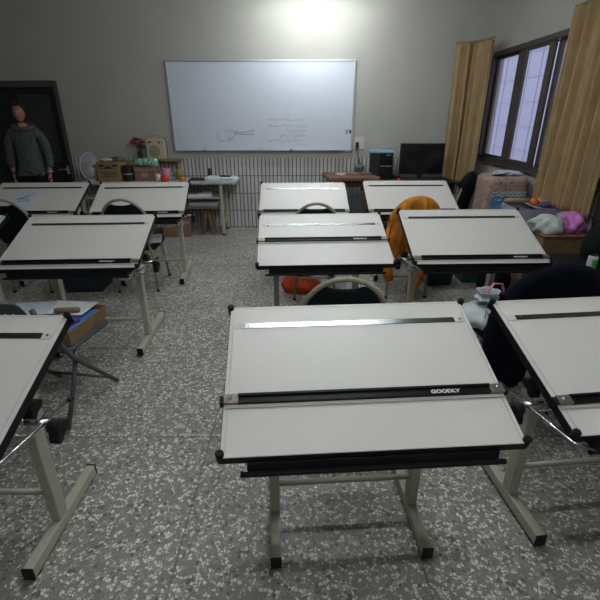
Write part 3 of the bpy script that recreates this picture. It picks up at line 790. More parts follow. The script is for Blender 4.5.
# cups, drinks, vase
def mug(name, label, m, loc, r_=.045, h_=.11, handle=-1):
    t = thing(name, label, 'cup', loc)
    MB().lathe([(r_ * .85, 0), (r_ * .9, .006), (r_, h_), (r_ * .93, h_), (r_ * .82, .012), (.0, .010)], n=24).build('cup_body', m, t, smooth=True)
    if handle: MB().tube([(handle * (r_ + .028 * math.sin(a) - .002), 0, h_ * .5 + .03 * math.cos(a)) for a in [PI * k / 8 for k in range(9)]], .006, 8).build('handle', 'mug_white', t, smooth=True)
    return t
mug('mug', 'pink patterned mug on the grey table behind the red drink', 'mug_pink', (-1.99, 6.58, TZ), .06, .16)
mug('mug', 'small white mug with pink spots left of the pink mug', 'mug_white', (-2.075, 6.44, TZ), .036, .10)
o = MB().lathe([(.048, 0), (.055, .01), (.058, .065), (.035, .085), (.0, .088)], n=20).build('glass_candle', 'juice_red', smooth=True); o.location = (-1.955, 6.37, TZ); tag(o, 'round bright red glass holder at the front of the grey table', 'candle holder')
o = MB().lathe([(.035, 0), (.046, .02), (.046, .045), (.03, .065), (.0, .068)], n=20).build('small_pot', 'juice_orange', smooth=True); o.location = (-1.70, 6.37, TZ); tag(o, 'small orange pot in front of the olive glass vase', 'pot')
o = MB().lathe([(.035, 0), (.072, .04), (.085, .09), (.075, .13), (.045, .165), (.028, .18), (.034, .20), (.02, .20), (.0, .20)], n=22).build('glass_vase', 'glass_olive', smooth=True); o.location = (-1.79, 6.56, TZ); o.scale = (.85, .85, .85); tag(o, 'olive yellow pear-shaped glass vase on the grey table', 'vase')
slab('notebook', 'black notebook on the grey table left of the white papers', 'notebook', .26, .20, .022, 'book_black', (-1.50, 6.56, TZ + .0005), 3)
mug('jar', 'small dark jar behind the black notebook', 'vase_dark', (-1.37, 6.76, TZ), .03, .14, 0)
for k, (dx, rz_, lb) in enumerate(((0, 0, 'lowest of its stack'), (.02, 5, 'between two others'), (-.02, -4, 'topmost of its stack'))):
    slab('sketch_pad', 'white sketch pad on the grey table, ' + lb, 'paper', .46 - .02 * k, .30, .016, 'paper', (-1.15 + dx, 6.50, TZ + .0005 + .0165 * k), rz_, group='sketch pads on the grey table')
slab('pencil_case', 'black pencil case on top of the white sketch pads', 'case', .17, .045, .02, 'book_black', (-1.10, 6.50, TZ + .0505), -8, bevel=.006)

# fan at the left end of the long table
fn = thing('electric_fan', 'grey electric fan seen from the side beside the printed cardboard box', 'fan', (-3.08, 6.44, TZ), 70)
b = MB(); b.lathe([(.11, 0), (.11, .015), (.05, .03), (.02, .04)], n=24); b.build('base', 'fan_grey', fn)
MB().tube([(0, .05, .03), (0, .05, .17)], .016, 10).build('pole', 'fan_grey', fn, smooth=True)
MB().tube([(0, -.0, .19), (0, .09, .19), (0, .14, .19)], [.05, .055, .03], 14).build('motor_housing', 'mug_white', fn, smooth=True)
g = MB()
for sy, rr in ((-.10, .9), (-.02, .9)):
    pass
for k in range(60):
    a = 2 * PI * k / 60; c_, s_ = math.cos(a), math.sin(a)
    g.tube([(.03 * c_, -.115, .21 + .03 * s_), (.12 * c_, -.105, .21 + .12 * s_), (.185 * c_, -.055, .21 + .185 * s_), (.12 * c_, -.012, .21 + .12 * s_), (.05 * c_, -.004, .21 + .05 * s_)], .0030, 4)
for r_, y_, w_ in ((.186, -.055, .009), (.12, -.106, .002), (.03, -.115, .005)):
    g.tube([(r_ * math.cos(2 * PI * k / 40), y_, .21 + r_ * math.sin(2 * PI * k / 40)) for k in range(40)], w_, 6, closed=True)
g.T = Matrix.Identity(4); g.build('guard', 'fan_grey', fn)
bl = MB()
for k in range(3):
    a0 = k * 2 * PI / 3
    def bf(u, v, a0=a0):
        r_ = .02 + .14 * u; a = a0 + (v - .5) * (1.5 - .3 * u); return (r_ * math.cos(a), -.07 + .03 * (v - .5), .21 + r_ * math.sin(a))
    bl.grid(bf, 6, 8)
bl.build('blades', 'fan_blade', fn, solid=.003, smooth=True)

# under the long table: stool and cardboard boxes
st = thing('wooden_stool', 'wooden stool with crossed splayed legs under the grey table', 'stool', (-1.42, 6.48, 0))
MB().box(-.27, .20, -.16, .16, .40, .435).build('seat', 'wood_old', st, bevel=.006)
for q in ((-.02, -.06), (.08, -.06), (-.02, .08), (.08, .08)):
    sg = -1 if q[0] < 0 else 1
    MB().tube([(.02 + .02 * sg, q[1], .399), (.02 + .035 * sg, q[1], .2), (.02 + .07 * sg, q[1], .02), (.02 + .075 * sg, q[1], .0)], [.035, .026, .03, .032], 10).build('leg', 'wood_old', st, smooth=True)
slab('magazine_stack', 'stack of magazines lying on the wooden stool', 'magazines', .42, .26, .05, 'cable_grey', (-1.44, 6.48, .4355), 2, bevel=.004)
bx = boxthing('cardboard_box', 'plain brown cardboard box on the floor under the grey table', 'box', .40, .34, .30, 'carton_red', (-1.85, 6.10+.3, 0), 6)
MB().box(-.2, .2, -.172, -.1705, .20, .235).build('tape', 'tan_roll', bx)
o = MB().lathe([(.13, 0), (.15, .02), (.15, .26), (.13, .30), (.0, .31)], n=24).build('waste_drum', 'carton_dark', smooth=False); o.location = (-2.35, 6.45, 0); tag(o, 'brown drum on the floor under the grey table, left of the cardboard box', 'drum')

# things on the far-left chair seat
o = MB().blob((0, 0, .03), .06, .05, .05, seed=21, amp=.25).build('pouch', 'bag_pink_bright', smooth=True); o.location = (-1.62, 4.36, .4865); tag(o, 'small bright pink pouch on the green chair seat at left', 'pouch')
slab('paper_bag', 'white paper bag lying beside the pink pouch on the chair seat', 'bag', .16, .18, .05, 'paper_blue', (-1.50, 4.26, .4865), 14, bevel=.01)

# ------------------------------------------------------------------ brown wooden table
wt = thing('wooden_table', 'brown wooden table with rounded thick top between the far drafting tables', 'table', (.80, 6.40, 0))
pl = arc(.27, -.25, .06, .06, 270, 360, 5) + [(.19, .27)] + arc(-.43, .32, .03, .03, 90, 180, 4) + arc(-.30, -.17, .12, .14, 180, 270, 6)
MB().prism(pl, .825, .88, 'z').build('tabletop', 'wood', wt, bevel=.015, seg=3)
for s in (-1, 1):
    for yy in (-.12, .16): MB().box(s * .15 - .03, s * .15 + .03, yy - .035, yy + .035, 0, .8245).build('leg', 'wood_dark', wt, bevel=.008)
b = MB(); b.box(-.12, .12, -.135, -.105, .72, .8245); b.box(-.12, .12, -.13, -.11, .25, .31); b.build('apron', 'wood_dark', wt)
# folded grey curtain-like cloth hanging between the legs
b = MB(); b.grid(lambda u, v: (.685 + .22 * u, 6.21 + .012 * math.sin(u * 22), .06 + .62 * v), 40, 10); o = b.build('hanging_cloth', 'grey_metal', smooth=True, solid=.004); tag(o, 'dark grey pleated cloth hanging between the wooden table legs', 'cloth')
slab('note_pad', 'pale green and white note pad on the brown wooden table', 'notepad', .14, .12, .012, 'mug_white', (.60, 6.44, .8805), 10)
slab('eraser_block', 'small white eraser near the front left of the wooden table', 'eraser', .05, .035, .015, 'mug_white', (.60, 6.30, .8805), 20)
slab('book', 'reddish book lying on the brown wooden table', 'book', .24, .18, .018, 'carton_red', (.79, 6.42, .8805), -6)
slab('wooden_tray', 'dark orange wooden tray at the right end of the brown wooden table', 'tray', .16, .13, .035, 'carton_dark', (.93, 6.33, .8805), 3)
o = MB().lathe([(.035, 0), (.055, .02), (.075, .07), (.078, .11), (.070, .115), (.05, .06), (.0, .05)], n=24).build('green_pot', 'cup_green', smooth=True); o.location = (.885, 6.58, .8805); tag(o, 'round dark green pot at the back of the brown wooden table', 'pot')
b = MB()
for dx, dz in ((-.03, .10), (.0, .13), (.03, .09)): b.tube([(.885, 6.58, .945), (.885 + dx * 1.3, 6.58, .995 + dz * .8)], .004, 6)
o = b.build('pencils', 'ink'); tag(o, 'thin dark pencils standing in the green pot', 'pencils'); o['kind'] = 'stuff'

# socket with plug and cables
sk = thing('wall_socket', 'grey wall socket plate right of the whiteboard', 'socket', (.90, YB, 1.285))
MB().box(-.075, .075, -.014, -.001, -.09, .09).build('plate', 'socket', sk, bevel=.004)
b = MB(); b.box(.02, .045, -.0135, -.012, -.03, .03); b.build('slots', 'ink', sk)
pg = thing('power_plug', 'black plug and cable hanging from the wall socket', 'cable', (.865, YB - .012, 1.27))
MB().box(-.022, .022, -.05, -.001, -.05, .03).build('plug', 'cable_black', pg, bevel=.005)
MB().tube([(0, -.03, -.05), (.0, -.035, -.10), (.02, -.04, -.18), (.05, -.045, -.26), (.09, -.05, -.34), (.16, -.06, -.40), (.30, -.06, -.44)], .005, 6).build('cable', 'cable_black', pg, smooth=True)
o = MB().tube([(.81, YB - .0045, 1.37), (.805, YB - .0045, 1.25), (.80, YB - .0045, 1.08), (.81, YB - .0045, .92), (.815, YB - .0045, .005)], .004, 6).build('thin_cable', 'cable_grey', smooth=True); tag(o, 'thin pale cable running down the wall beside the plug', 'cable')

# ------------------------------------------------------------------ computer desk, tower and monitor
ds = thing('computer_desk', 'black desk carrying the computer tower and monitor', 'desk', (1.66, 6.46, 0))
MB().box(-.62, .55, -.32, .30, .775, .805).build('tabletop', 'pc_black', ds, bevel=.004)
b = MB(); b.box(-.60, -.57, -.30, .28, 0, .774); b.build('side_panel', 'pc_black', ds); MB().box(.50, .53, -.30, .28, 0, .774).build('side_panel', 'pc_black', ds); MB().box(-.57, .50, .05, .07, .12, .774).build('back_panel', 'pc_black', ds)
tw = thing('computer_tower', 'black computer tower with a pale blue top edge', 'computer', (1.19, 6.56, .8055), -6)
MB().box(-.155, .165, -.12, .20, .0, .365).build('case', 'pc_black', tw, bevel=.006)
MB().box(-.02, .163, -.132, -.121, .004, .36).build('front_panel', 'pc_gloss', tw, bevel=.003)
MB().box(-.165, .175, -.13, .21, .366, .395).build('top_cover', 'pc_blue', tw, bevel=.006)
b = MB(); b.box(-.01, .15, -.1335, -.1325, .185, .192); b.box(.07, .13, -.1335, -.1325, .335, .342); b.build('trim_strip', 'fan_grey', tw)
mn = thing('computer_monitor', 'black flat monitor switched off on the black desk', 'monitor', (1.745, 6.42, .8055), -1)
MB().lathe([(.12, 0), (.12, .008), (.06, .014)], n=28).build('base', 'pc_black', mn)
MB().box(-.03, .03, -.0, .03, .012, .16).build('stand_neck', 'pc_black', mn)
hs = MB().box(-.315, .315, -.035, -.001, .075, .50).build('housing', 'pc_black', mn, bevel=.006)
MB().box(-.300, .300, -.0375, -.0352, .095, .487).build('screen', 'screen', hs)
kb = MB().box(-.22, .22, -.07, .07, 0, .022).build('keyboard', 'pc_black', bevel=.004); kb.location = (1.75, 6.23, .8055); tag(kb, 'black keyboard lying in front of the monitor', 'keyboard')
o = MB().blob((0, 0, .012), .028, .045, .02, seed=2, amp=.02).build('computer_mouse', 'led_red', smooth=True); o.location = (1.425, 6.30, .8055); tag(o, 'small red computer mouse between tower and monitor', 'mouse')
o = MB().box(-.05, .05, -.10, .10, 0, .05).build('adapter_box', 'pc_black', bevel=.004); o.location = (1.43, 6.52, .8055); tag(o, 'small black box between computer tower and monitor', 'box')

# ------------------------------------------------------------------ curtains
def curtain(name, label, path, z0, z1, mtl, folds, amp, seed, ztape=None, drape=.0):
    """path: list of (x,y); pleated cloth hung along it"""
    t = thing(name, label, 'curtain', (0, 0, 0))
    P_ = [Vector((a, c, 0)) for a, c in path]; L_ = [0]
    for i in range(1, len(P_)): L_.append(L_[-1] + (P_[i] - P_[i - 1]).length)
    rnd = random.Random(seed); ph = [rnd.uniform(0, 6) for _ in range(4)]
    def at(s):
        s *= L_[-1]
        for i in range(1, len(P_)):
            if s <= L_[i] + 1e-9:
                k = (s - L_[i - 1]) / (L_[i] - L_[i - 1]); d_ = (P_[i] - P_[i - 1]).normalized(); return P_[i - 1].lerp(P_[i], k), Vector((-d_.y, d_.x, 0))
        return P_[-1], Vector((1, 0, 0))
    def fn_(u, v):
        p_, n_ = at(u); z = z0 + (z1 - z0) * v
        wob = u * folds * 2 * PI + .9 * math.sin(u * 9 + ph[0]) + .5 * math.sin(v * 4 + ph[3]) * math.sin(u * 5)
        a_ = amp * (.75 + .35 * math.sin(u * 13 + ph[1]))
        off = a_ * (math.sin(wob) + .28 * math.sin(2 * wob + ph[2]) + .12 * math.sin(3.7 * wob + 3 * v))
        off *= (.8 + .4 * (1 - v))
        q = p_ + n_ * off
        z += .02 * math.sin(u * 7 + ph[2]) * (1 - v)
        return (q.x, q.y, z)
    MB().grid(fn_, int(folds * 18), 30).build('curtain_cloth', mtl, t, smooth=True, solid=.004)
    a, c = P_[0], P_[-1]
    b = MB(); b.tube([(p_.x, p_.y, z1 + .02) for p_ in P_], .014, 8); b.build('curtain_rod', 'wood_light', t, smooth=True)
    return t
curtain('curtain', 'mustard brown curtain gathered in the back corner beside the monitor', [(2.14, 6.70), (2.34, 6.60), (2.42, 6.42), (2.46, 6.24)], .76, 2.55, 'curtain', 6, .052, 3)
curtain('curtain', 'mustard brown curtain hanging over the cluttered carton at the right', [(2.51, 4.60), (2.51, 3.70)], .84, 2.55, 'curtain', 8, .075, 6)
curtain('curtain', 'olive green curtain at the right edge beyond the black post', [(2.56, 3.42), (2.56, 2.70)], .66, 2.55, 'curtain_olive', 6, .03, 9)
struct(MB().box(XR - .14, XR - .001, 3.47, 3.62, 0, 2.6).build('trim_1', 'door_black', bevel=.004))

# ------------------------------------------------------------------ clutter at the right wall
pc = thing('wrapped_parcel', 'large brown parcel wrapped in clear plastic standing under the window', 'parcel', (2.375, 5.16, 0), -4)
MB().box(-.23, .235, -.22, .22, .0, 1.03).build('parcel_body', 'parcel', pc, bevel=.07, seg=5, smooth=True)
MB().box(-.17, .22, -.235, -.2215, .60, .87).build('blue_panel', 'parcel_blue', pc, bevel=.006)
b = MB(); rnd = random.Random(8)
for k in range(8):
    cx = -.15 + k * .048; zz = .835 + .01 * (k % 2)
    b.tube([(cx + .018 * math.cos(a * PI / 4), -.2365, zz + .024 * math.sin(a * PI / 4)) for a in range(8)], .0055, 5, closed=True)
b.build('yellow_marks', 'yellow_print', pc)
b = MB()
for l in ([(-.06, .70), (-.02, .74), (.0, .69), (.05, .74)], [(-.02, .66), (.03, .70), (.08, .68)], [(.06, .77), (.11, .74)], [(-.09, .77), (-.05, .78)]): b.tube([(x, -.2365, z) for x, z in l], .006, 5)
b.build('pale_marks', 'paper_blue', pc)
o = MB().blob((0, 0, .01), .15, .13, .03, seed=31, amp=.5).build('plastic_wrap', 'bag_white', smooth=True); o.location = (2.40, 5.13, 1.0405); tag(o, 'crumpled white plastic lying on top of the wrapped parcel', 'plastic')

bc = thing('cardboard_carton', 'large brown cardboard carton under the clutter at the right wall', 'box', (2.37, 4.10, 0))
CZ = .70
MB().box(-.235, .235, -.47, .47, 0, CZ - .006).build('carton_body', 'carton_dark', bc, bevel=.004)
b = MB(); b.box(-.25, -.01, -.49, .48, CZ - .0055, CZ - .001); b.box(.01, .25, -.49, .48, CZ - .0055, CZ - .001); b.build('top_flap', 'carton', bc)
lb = thing('lavender_box', 'open lavender grey box on the brown carton beside the curtain', 'box', (2.345, 4.36, CZ), -3)
carton(lb, .40, .36, .12, 'lavender', .004, .006)
b = MB(); b.box(-.02, .22, -.17, .19, .125, .131, Matrix.Rotation(R(3), 4, 'Y')); b.build('lid_flap', 'lavender_in', lb)
b = MB(); b.lathe([(.0, -.13), (.024, -.13), (.026, 0), (.024, .13), (0, .13)], ax='x', n=14); o = b.build('tan_roll', 'tan_roll', smooth=True); o.location = (2.27, 4.49, .849); o.rotation_euler = (0, 0, R(4)); tag(o, 'tan paper roll lying at the back of the lavender box', 'roll')
b = MB(); b.blob((0, 0, .034), .042, .042, .037, seed=1, amp=.03, flat_bottom=False); o = b.build('tangerine', 'orange_fruit', smooth=True); o.location = (2.36, 4.33, .832); tag(o, 'orange tangerine on the lavender box', 'fruit')
b = MB(); b.blob((0, 0, .03), .055, .05, .035, seed=2, amp=.05, flat_bottom=False); o = b.build('bread_bun', 'bun', smooth=True); o.location = (2.455, 4.35, .842); tag(o, 'pale brown bun beside the tangerine', 'bread')
o = MB().blob((0, 0, .055), .125, .14, .10, seed=41, amp=.4, n=28, m=16).build('white_cloth', 'cloth_white', smooth=True); o.location = (2.215, 3.79, CZ); tag(o, 'crumpled white cloth on the front of the brown carton', 'cloth')
o = MB().blob((0, 0, .06), .10, .13, .12, seed=42, amp=.4, n=28, m=16).build('plastic_bag', 'bag_pink', smooth=True); o.location = (2.455, 3.80, CZ); tag(o, 'crumpled pink and purple plastic bag beside the white cloth', 'bag')
o = MB().blob((0, 0, .05), .085, .10, .09, seed=43, amp=.4, n=24, m=14).build('plastic_bag', 'bag_clear', smooth=True); o.location = (2.53, 4.02, CZ); tag(o, 'greyish clear plastic bag behind the pink bag', 'bag')
slab('booklet', 'small dark blue booklet poking out of the lavender box', 'booklet', .16, .10, .012, 'purple', (2.45, 4.24, .855), 12, ry=-3)

# black cabinet with can
kb_ = thing('black_cabinet', 'low black cabinet at the right edge carrying the drink can', 'cabinet', (2.19, 2.90, 0))
MB().box(-.33, .40, -.42, .46, .03, .60).build('body', 'pc_black', kb_, bevel=.004)
MB().box(-.35, .42, -.44, .48, .60, .62).build('top', 'metal_black', kb_, bevel=.003)
MB().box(-.325, .395, -.40, .44, 0, .03).build('plinth', 'pc_black', kb_)
dr_ = MB().box(-.34, -.331, -.40, .02, .06, .57).build('door', 'pc_black', kb_); MB().tube([(-.352, .0, .36), (-.352, .0, .42)], .006, 6).build('handle', 'chrome', dr_)
dr_ = MB().box(-.34, -.331, .03, .44, .06, .57).build('door', 'pc_black', kb_); MB().tube([(-.352, .05, .36), (-.352, .05, .42)], .006, 6).build('handle', 'chrome', dr_)
cn = thing('drink_can', 'white and green drink can on the black cabinet', 'can', (2.11, 2.93, .6205), -125)
MB().lathe([(.028, 0), (.033, .008), (.033, .108), (.027, .12)], n=28).build('can_body', 'can_white', cn, smooth=False)
b = MB(); b.grid(lambda u, v: (.0334 * math.cos(.0 + u * 1.15), .0334 * math.sin(.0 + u * 1.15), .02 + .075 * v), 12, 2); b.build('green_band', 'can_green', cn)
MB().lathe([(.0275, .120), (.029, .122), (.0285, .125), (.024, .1235), (.0, .1235)], n=28).build('lid', 'chrome', cn)
o = MB().blob((0, 0, .13), .16, .22, .20, seed=51, amp=.12, n=24, m=14).build('backpack', 'seat_black', smooth=True); o.location = (2.34, 3.12, .62); tag(o, 'black backpack on the black cabinet against the wall', 'bag')
o = MB().blob((0, 0, .02), .07, .05, .03, seed=52, amp=.2).build('red_pouch', 'red_small', smooth=True); o.location = (1.935, 2.56, .6205); tag(o, 'small red pouch at the near end of the black cabinet', 'pouch')

# ------------------------------------------------------------------ bags and bins on the floor
def sack(name, label, m, loc, rx, ry, h_, seed, tie=True):
    t = thing(name, label, 'bag', loc)
    rnd = random.Random(seed); ph = [rnd.uniform(0, 6) for _ in range(5)]
    def f_(u, v):
        a = 2 * PI * u; k = v
        r_ = (math.sin(min(1, k * 1.35 + .22) * PI) ** .55 if k < .75 else .45 - .9 * (k - .75)) if k < .8 else .30 + .5 * (k - .8)
        r_ = max(r_, .12)
        if k < .02: r_ = .75
        w_ = 1 + .10 * math.sin(5 * a + ph[0] + 3 * k) + .07 * math.sin(9 * a + ph[1]) + .05 * math.sin(14 * a + ph[2] + 5 * k)
        return (rx * r_ * w_ * math.cos(a), ry * r_ * w_ * math.sin(a), h_ * k)
    MB().grid(f_, 48, 24).build('bag_body', m, t, smooth=True, solid=.003)
    return t
sack('plastic_bag', 'bright red-orange bag on the floor under the far chair, seen below the second-row centre table', 'bag_red', (.0, 4.12, 0), .18, .14, .32, 3)
pb = sack('plastic_bag', 'white plastic bag with green print and pink handle beside the navy jacket', 'bag_white', (1.14, 2.385, .486), .165, .15, .21, 6)
b = MB()
for l in ([(-.06, 0), (-.045, .03), (-.03, 0)], [(-.01, 0), (-.01, .03), (.015, .03), (.015, 0), (-.01, 0)], [(.035, 0), (.06, .03)], [(.035, .03), (.06, 0)]):
    b.tube([(x, -.142 + 1.0 * z, .095 + z) for x, z in l], .0045, 5)
b.build('green_print', 'green_ink', pb)
b = MB(); b.tube([(.02, .0, .15), (.0, .0, .21), (.03, .01, .25), (.09, .03, .24), (.11, .02, .17), (.09, -.02, .08)], [.008, .012, .009, .009, .012, .008], 8, flat=.5); b.build('pink_handle', 'bag_pink_bright', pb, smooth=True)
def bin_(label, m, loc, w_, d_, h_, rz=0, lid=False):
    t = thing('storage_bin', label, 'bin', loc, rz)
    b = MB(); a, c = w_ * .43, d_ * .43; A, Cc = w_ / 2, d_ / 2
    b.add([(-a, -c, .003), (a, -c, .003), (a, c, .003), (-a, c, .003), (-A, -Cc, h_), (A, -Cc, h_), (A, Cc, h_), (-A, Cc, h_)], [(0, 1, 2, 3), (0, 1, 5, 4), (1, 2, 6, 5), (2, 3, 7, 6), (3, 0, 4, 7)])
    b.build('bin_body', m, t, solid=.005)
    b = MB(); b.tube([(-A, -Cc, h_), (A, -Cc, h_), (A, Cc, h_), (-A, Cc, h_)], .009, 6, closed=True); b.build('rim', m, t)
    return t
bin_('dark teal plastic bin on the floor seen below the second-row left table', 'bin_teal', (-2.22, 4.22, 0), .40, .36, .24, 3)
bin_('dark teal bin on the floor right of the hanging orange sleeve', 'bin_teal', (1.47, 4.36, 0), .30, .30, .26)
bin_('green plastic bin on the floor right of the dark teal one', 'bin_green', (1.86, 4.42, 0), .26, .26, .30)
o = MB().blob((0, 0, .16), .15, .17, .28, seed=61, amp=.15).build('school_bag', 'seat_black', smooth=True); o.location = (1.93, 3.98, 0.0); tag(o, 'black bag on the floor against the brown carton', 'bag')

# ------------------------------------------------------------------ person
pn = thing('person', 'person standing in a dark grey hoodie and black trousers before the dark door', 'person', (-3.64, 6.05, 0), 10); pn.scale = (.92, .95, 1.0)
def skin_obj(name, verts, edges, radii, m, parent, root=0, sub=2):
    me = bpy.data.meshes.new(name); me.from_pydata([Vector(v) for v in verts], edges, [])
    o = bpy.data.objects.new(name, me); COL.objects.link(o); o.parent = parent
    me.materials.append(M[m])
    md = o.modifiers.new('skin', 'SKIN'); md.use_smooth_shade = True; md.branch_smoothing = .4
    lay = me.skin_vertices[0].data if me.skin_vertices else None
    if lay is None:
        bm = bmesh.new(); bm.from_mesh(me); bm.verts.layers.skin.verify(); bm.to_mesh(me); bm.free(); lay = me.skin_vertices[0].data
    for i, r_ in enumerate(radii):
        lay[i].radius = r_ if isinstance(r_, tuple) else (r_, r_)
        lay[i].use_root = (i == root)
    md = o.modifiers.new('sub', 'SUBSURF'); md.levels = sub; md.render_levels = sub
    return o
def chain(spec):
    """spec: dict name->(pos, radius, parent)"""
    names = list(spec); vs = [spec[n][0] for n in names]; rs = [spec[n][1] for n in names]
    es = [(names.index(spec[n][2]), i) for i, n in enumerate(names) if spec[n][2]]
    return vs, es, rs
# body faces -y (towards the room); x to the viewer's right
body = {'pelvis': ((0, 0, .95), (.10, .075), None), 'belly': ((0, 0, 1.12), (.11, .085), 'pelvis'), 'chest': ((0, .005, 1.32), (.145, .105), 'belly'),
        'ubase': ((0, .01, 1.46), (.10, .08), 'chest'), 'neck': ((0, .0, 1.55), (.055, .055), 'ubase'), 'neck2': ((0, -.01, 1.60), (.052, .055), 'neck')}
for s, n in ((-1, 'r'), (1, 'l')):
    body.update({n + 'sh': ((s * .17, .01, 1.475), .062, 'ubase'), n + 'up': ((s * .215, .01, 1.38), .052, n + 'sh'), n + 'el': ((s * .245, .01, 1.19), .040, n + 'up'),
                 n + 'fa': ((s * .25, -.03, 1.07), .036, n + 'el'), n + 'wr': ((s * .245, -.06, .965), .026, n + 'fa'),
                 n + 'hip': ((s * .09, 0, .90), .065, 'pelvis'), n + 'kn': ((s * .105, -.01, .52), .055, n + 'hip'), n + 'cf': ((s * .108, .015, .38), .052, n + 'kn'), n + 'an': ((s * .11, .02, .10), .036, n + 'cf'), n + 'toe': ((s * .12, -.13, .045), .036, n + 'an')})
vs, es, rs = chain(body)
bo = skin_obj('body', vs, es, rs, 'skin', pn)
# head, sculpted from an ellipsoid: the face looks to -y
hd = MB(); nn, mm = 40, 28; vsx = []
hc = Vector((0, -.015, 1.715))
for i in range(mm + 1):
    th = PI * i / mm
    for k in range(nn):
        a = 2 * PI * k / nn
        dx, dy, dz = math.sin(th) * math.cos(a), math.sin(th) * math.sin(a), math.cos(th)
        x, y, z = dx * .076, dy * .096, dz * .118
        if z < -.02: x *= 1 - .9 * min(1, (-z - .02) / .11) * .30; y = y * (1 - .12 * (-z - .02) / .1) - .012 * (-z / .118)
        fr_ = max(0, -dy)
        nose = math.exp(-(x / .013) ** 2) * math.exp(-((z + .018) / .022) ** 2) * .020 * fr_
        bridge = math.exp(-(x / .010) ** 2) * math.exp(-((z - .008) / .022) ** 2) * .008 * fr_
        socket_ = (math.exp(-((abs(x) - .031) / .016) ** 2) * math.exp(-((z - .012) / .013) ** 2)) * .010 * fr_
        mouth = math.exp(-(x / .026) ** 2) * math.exp(-((z + .056) / .010) ** 2) * .006 * fr_
        chin = math.exp(-(x / .022) ** 2) * math.exp(-((z + .098) / .018) ** 2) * .008 * fr_
        y -= nose + bridge + mouth + chin - socket_
        vsx.append(hc + Vector((x, y, z)))
hd.add(vsx, [(i * nn + k, (i + 1) * nn + k, (i + 1) * nn + (k + 1) % nn, i * nn + (k + 1) % nn) for i in range(mm) for k in range(nn)])
hdo = hd.build('head', 'skin', pn, smooth=True)
for s in (-1, 1):
    MB().blob((s * .030, -.092, 1.727), .013, .009, .008, seed=1, amp=0, flat_bottom=False).build('eye', 'eye_white', hdo, smooth=True)
    MB().blob((s * .030, -.100, 1.727), .006, .003, .006, seed=1, amp=0, flat_bottom=False).build('iris', 'hair', hdo, smooth=True)
    MB().blob((s * .078, .0, 1.712), .010, .018, .030, seed=1, amp=.05, flat_bottom=False).build('ear', 'skin', hdo, smooth=True)
    MB().tube([(s * .014, -.108, 1.748), (s * .032, -.107, 1.754), (s * .048, -.094, 1.748)], [.003, .004, .002], 6).build('eyebrow', 'hair', hdo, smooth=True)
MB().blob((0, -.113, 1.660), .022, .007, .007, seed=1, amp=.0, flat_bottom=False).build('mouth', 'lips', hdo, smooth=True)
hr = MB()
def hf(u, v):
    a = 2 * PI * u; th = v * (R(112) if math.sin(a) > .1 else R(56) + R(56) * max(0, (math.sin(a) + 1) / 1.1) ** 2)
    dx, dy, dz = math.sin(th) * math.cos(a), math.sin(th) * math.sin(a), math.cos(th)
    w_ = 1 + .02 * math.sin(11 * a + 6 * v)
    return tuple(hc + Vector((dx * .086 * w_, dy * .106 * w_, dz * .131 * w_)))
hr.grid(hf, 48, 16); hr.build('hair', 'hair', pn, smooth=True, solid=.008)
# hands: palm and five fingers, hanging relaxed
for s in (-1, 1):
    w0 = Vector((s * .245, -.06, .965))
    spec = {'w': (w0, .026, None), 'p': (w0 + Vector((0, -.008, -.045)), (.020, .034), 'w'), 'k': (w0 + Vector((0, -.012, -.085)), (.016, .036), 'p')}
    vs, es, rs = chain(spec); ho = skin_obj('hand', vs, es, rs, 'skin', pn, sub=2)
    for j, (dy, ln) in enumerate(((-.030, .070), (-.010, .080), (.011, .075), (.030, .060))):
        b0 = w0 + Vector((0, -.012 + dy, -.09))
        pts = [b0, b0 + Vector((-s * .004, 0, -ln * .45)), b0 + Vector((-s * .016, -.002, -ln * .78)), b0 + Vector((-s * .030, -.003, -ln))]
        MB().tube(pts, [.0095, .0088, .0078, .005], 10).build('finger', 'skin', ho, smooth=True)
    b0 = w0 + Vector((-s * .006, -.034, -.045))
    MB().tube([b0, b0 + Vector((-s * .010, -.020, -.028)), b0 + Vector((-s * .014, -.026, -.052))], [.013, .0105, .006], 10).build('thumb', 'skin', ho, smooth=True)
# hoodie
hood = {'hem': ((0, 0, 1.00), (.165, .125), None), 'b1': ((0, -.005, 1.10), (.18, .14), 'hem'), 'b2': ((0, 0, 1.30), (.18, .14), 'b1'), 'b3': ((0, .01, 1.45), (.135, .11), 'b2'), 'b4': ((0, .01, 1.53), (.075, .075), 'b3')}
for s, n in ((-1, 'r'), (1, 'l')):
    hood.update({n + 's': ((s * .165, .01, 1.475), .082, 'b3'), n + 'u': ((s * .225, .01, 1.37), .074, n + 's'), n + 'e': ((s * .255, .01, 1.19), .062, n + 'u'), n + 'f': ((s * .26, -.025, 1.08), .058, n + 'e'), n + 'c': ((s * .252, -.05, 1.005), .040, n + 'f')})
vs, es, rs = chain(hood); ho = skin_obj('hoodie', vs, es, rs, 'hoodie', pn, root=1)
dsp = ho.modifiers.new('folds', 'DISPLACE'); tx = bpy.data.textures.new('folds', 'CLOUDS'); tx.noise_scale = .07; dsp.texture = tx; dsp.strength = .022; dsp.mid_level = .5
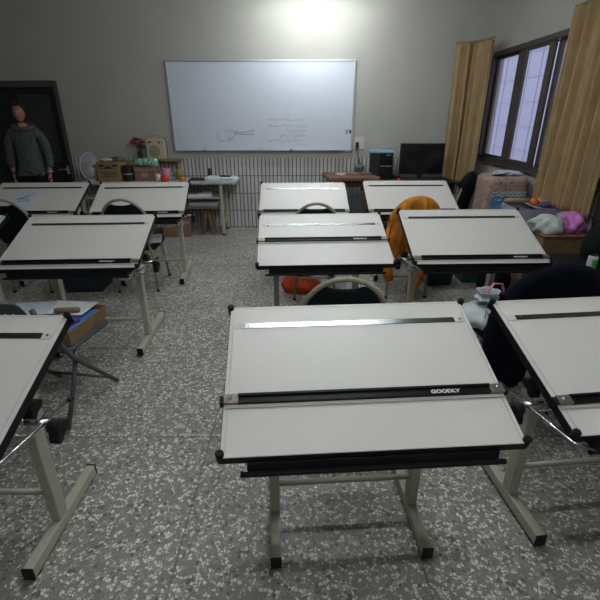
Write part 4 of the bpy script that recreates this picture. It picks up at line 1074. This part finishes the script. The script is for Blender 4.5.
MB().tube([(.13 * math.cos(2 * PI * k / 24), .01 + .09 * math.sin(2 * PI * k / 24), 1.535 + .025 * math.sin(2 * PI * k / 24)) for k in range(24)], .032, 10, closed=True).build('hood', 'hoodie', ho, smooth=True)
b = MB()
for s in (-1, 1): b.tube([(s * .04, -.115, 1.50), (s * .045, -.165, 1.42), (s * .045, -.175, 1.30)], .004, 6)
b.build('drawstring', 'grey_metal', ho, smooth=True)
b = MB(); b.tube([(.165 * math.cos(2 * PI * k / 28), .125 * math.sin(2 * PI * k / 28), 0.985) for k in range(28)], .03, 8, closed=True, flat=1); b.build('hem_band', 'hoodie', ho, smooth=True)
trs = {'w': ((0, 0, 1.02), (.145, .11), None)}
for s, n in ((-1, 'r'), (1, 'l')): trs.update({n + 'h': ((s * .09, 0, .88), .105, 'w'), n + 'k': ((s * .105, -.01, .52), .08, n + 'h'), n + 'a': ((s * .11, .02, .10), .062, n + 'k')})
vs, es, rs = chain(trs); skin_obj('trousers', vs, es, rs, 'trousers', pn)
for s in (-1, 1):
    MB().blob((s * .12, -.06, .055), .052, .145, .06, seed=3, amp=.02).build('shoe', 'pc_black', pn, smooth=True)
MB().tube([(.25 + .034 * math.cos(2 * PI * k / 16), -.055 + .034 * math.sin(2 * PI * k / 16), .975) for k in range(16)], .008, 6, closed=True).build('wrist_watch', 'mug_white', pn, smooth=True)

# ------------------------------------------------------------------ world, camera, view
W_ = bpy.data.worlds.new('overcast'); S.world = W_; W_.use_nodes = True
bg = W_.node_tree.nodes['Background']; bg.inputs[0].default_value = (.62, .66, .82, 1); bg.inputs[1].default_value = .32
cam = bpy.data.cameras.new('camera'); co = bpy.data.objects.new('camera', cam); COL.objects.link(co); S.camera = co
cam.sensor_width = 36; cam.lens = 426.1 / 600 * 36; cam.clip_start = .02; cam.clip_end = 200
co.matrix_world = Matrix.Translation((0, 0, 1.667)) @ Matrix.Rotation(R(90 - 23.40), 4, 'X') @ Matrix.Rotation(R(-.12), 4, 'Z')
S.view_settings.view_transform = 'Standard'; S.view_settings.look = 'None'; S.view_settings.gamma = 1; S.view_settings.use_curve_mapping = False
S.view_settings.exposure = 2.0
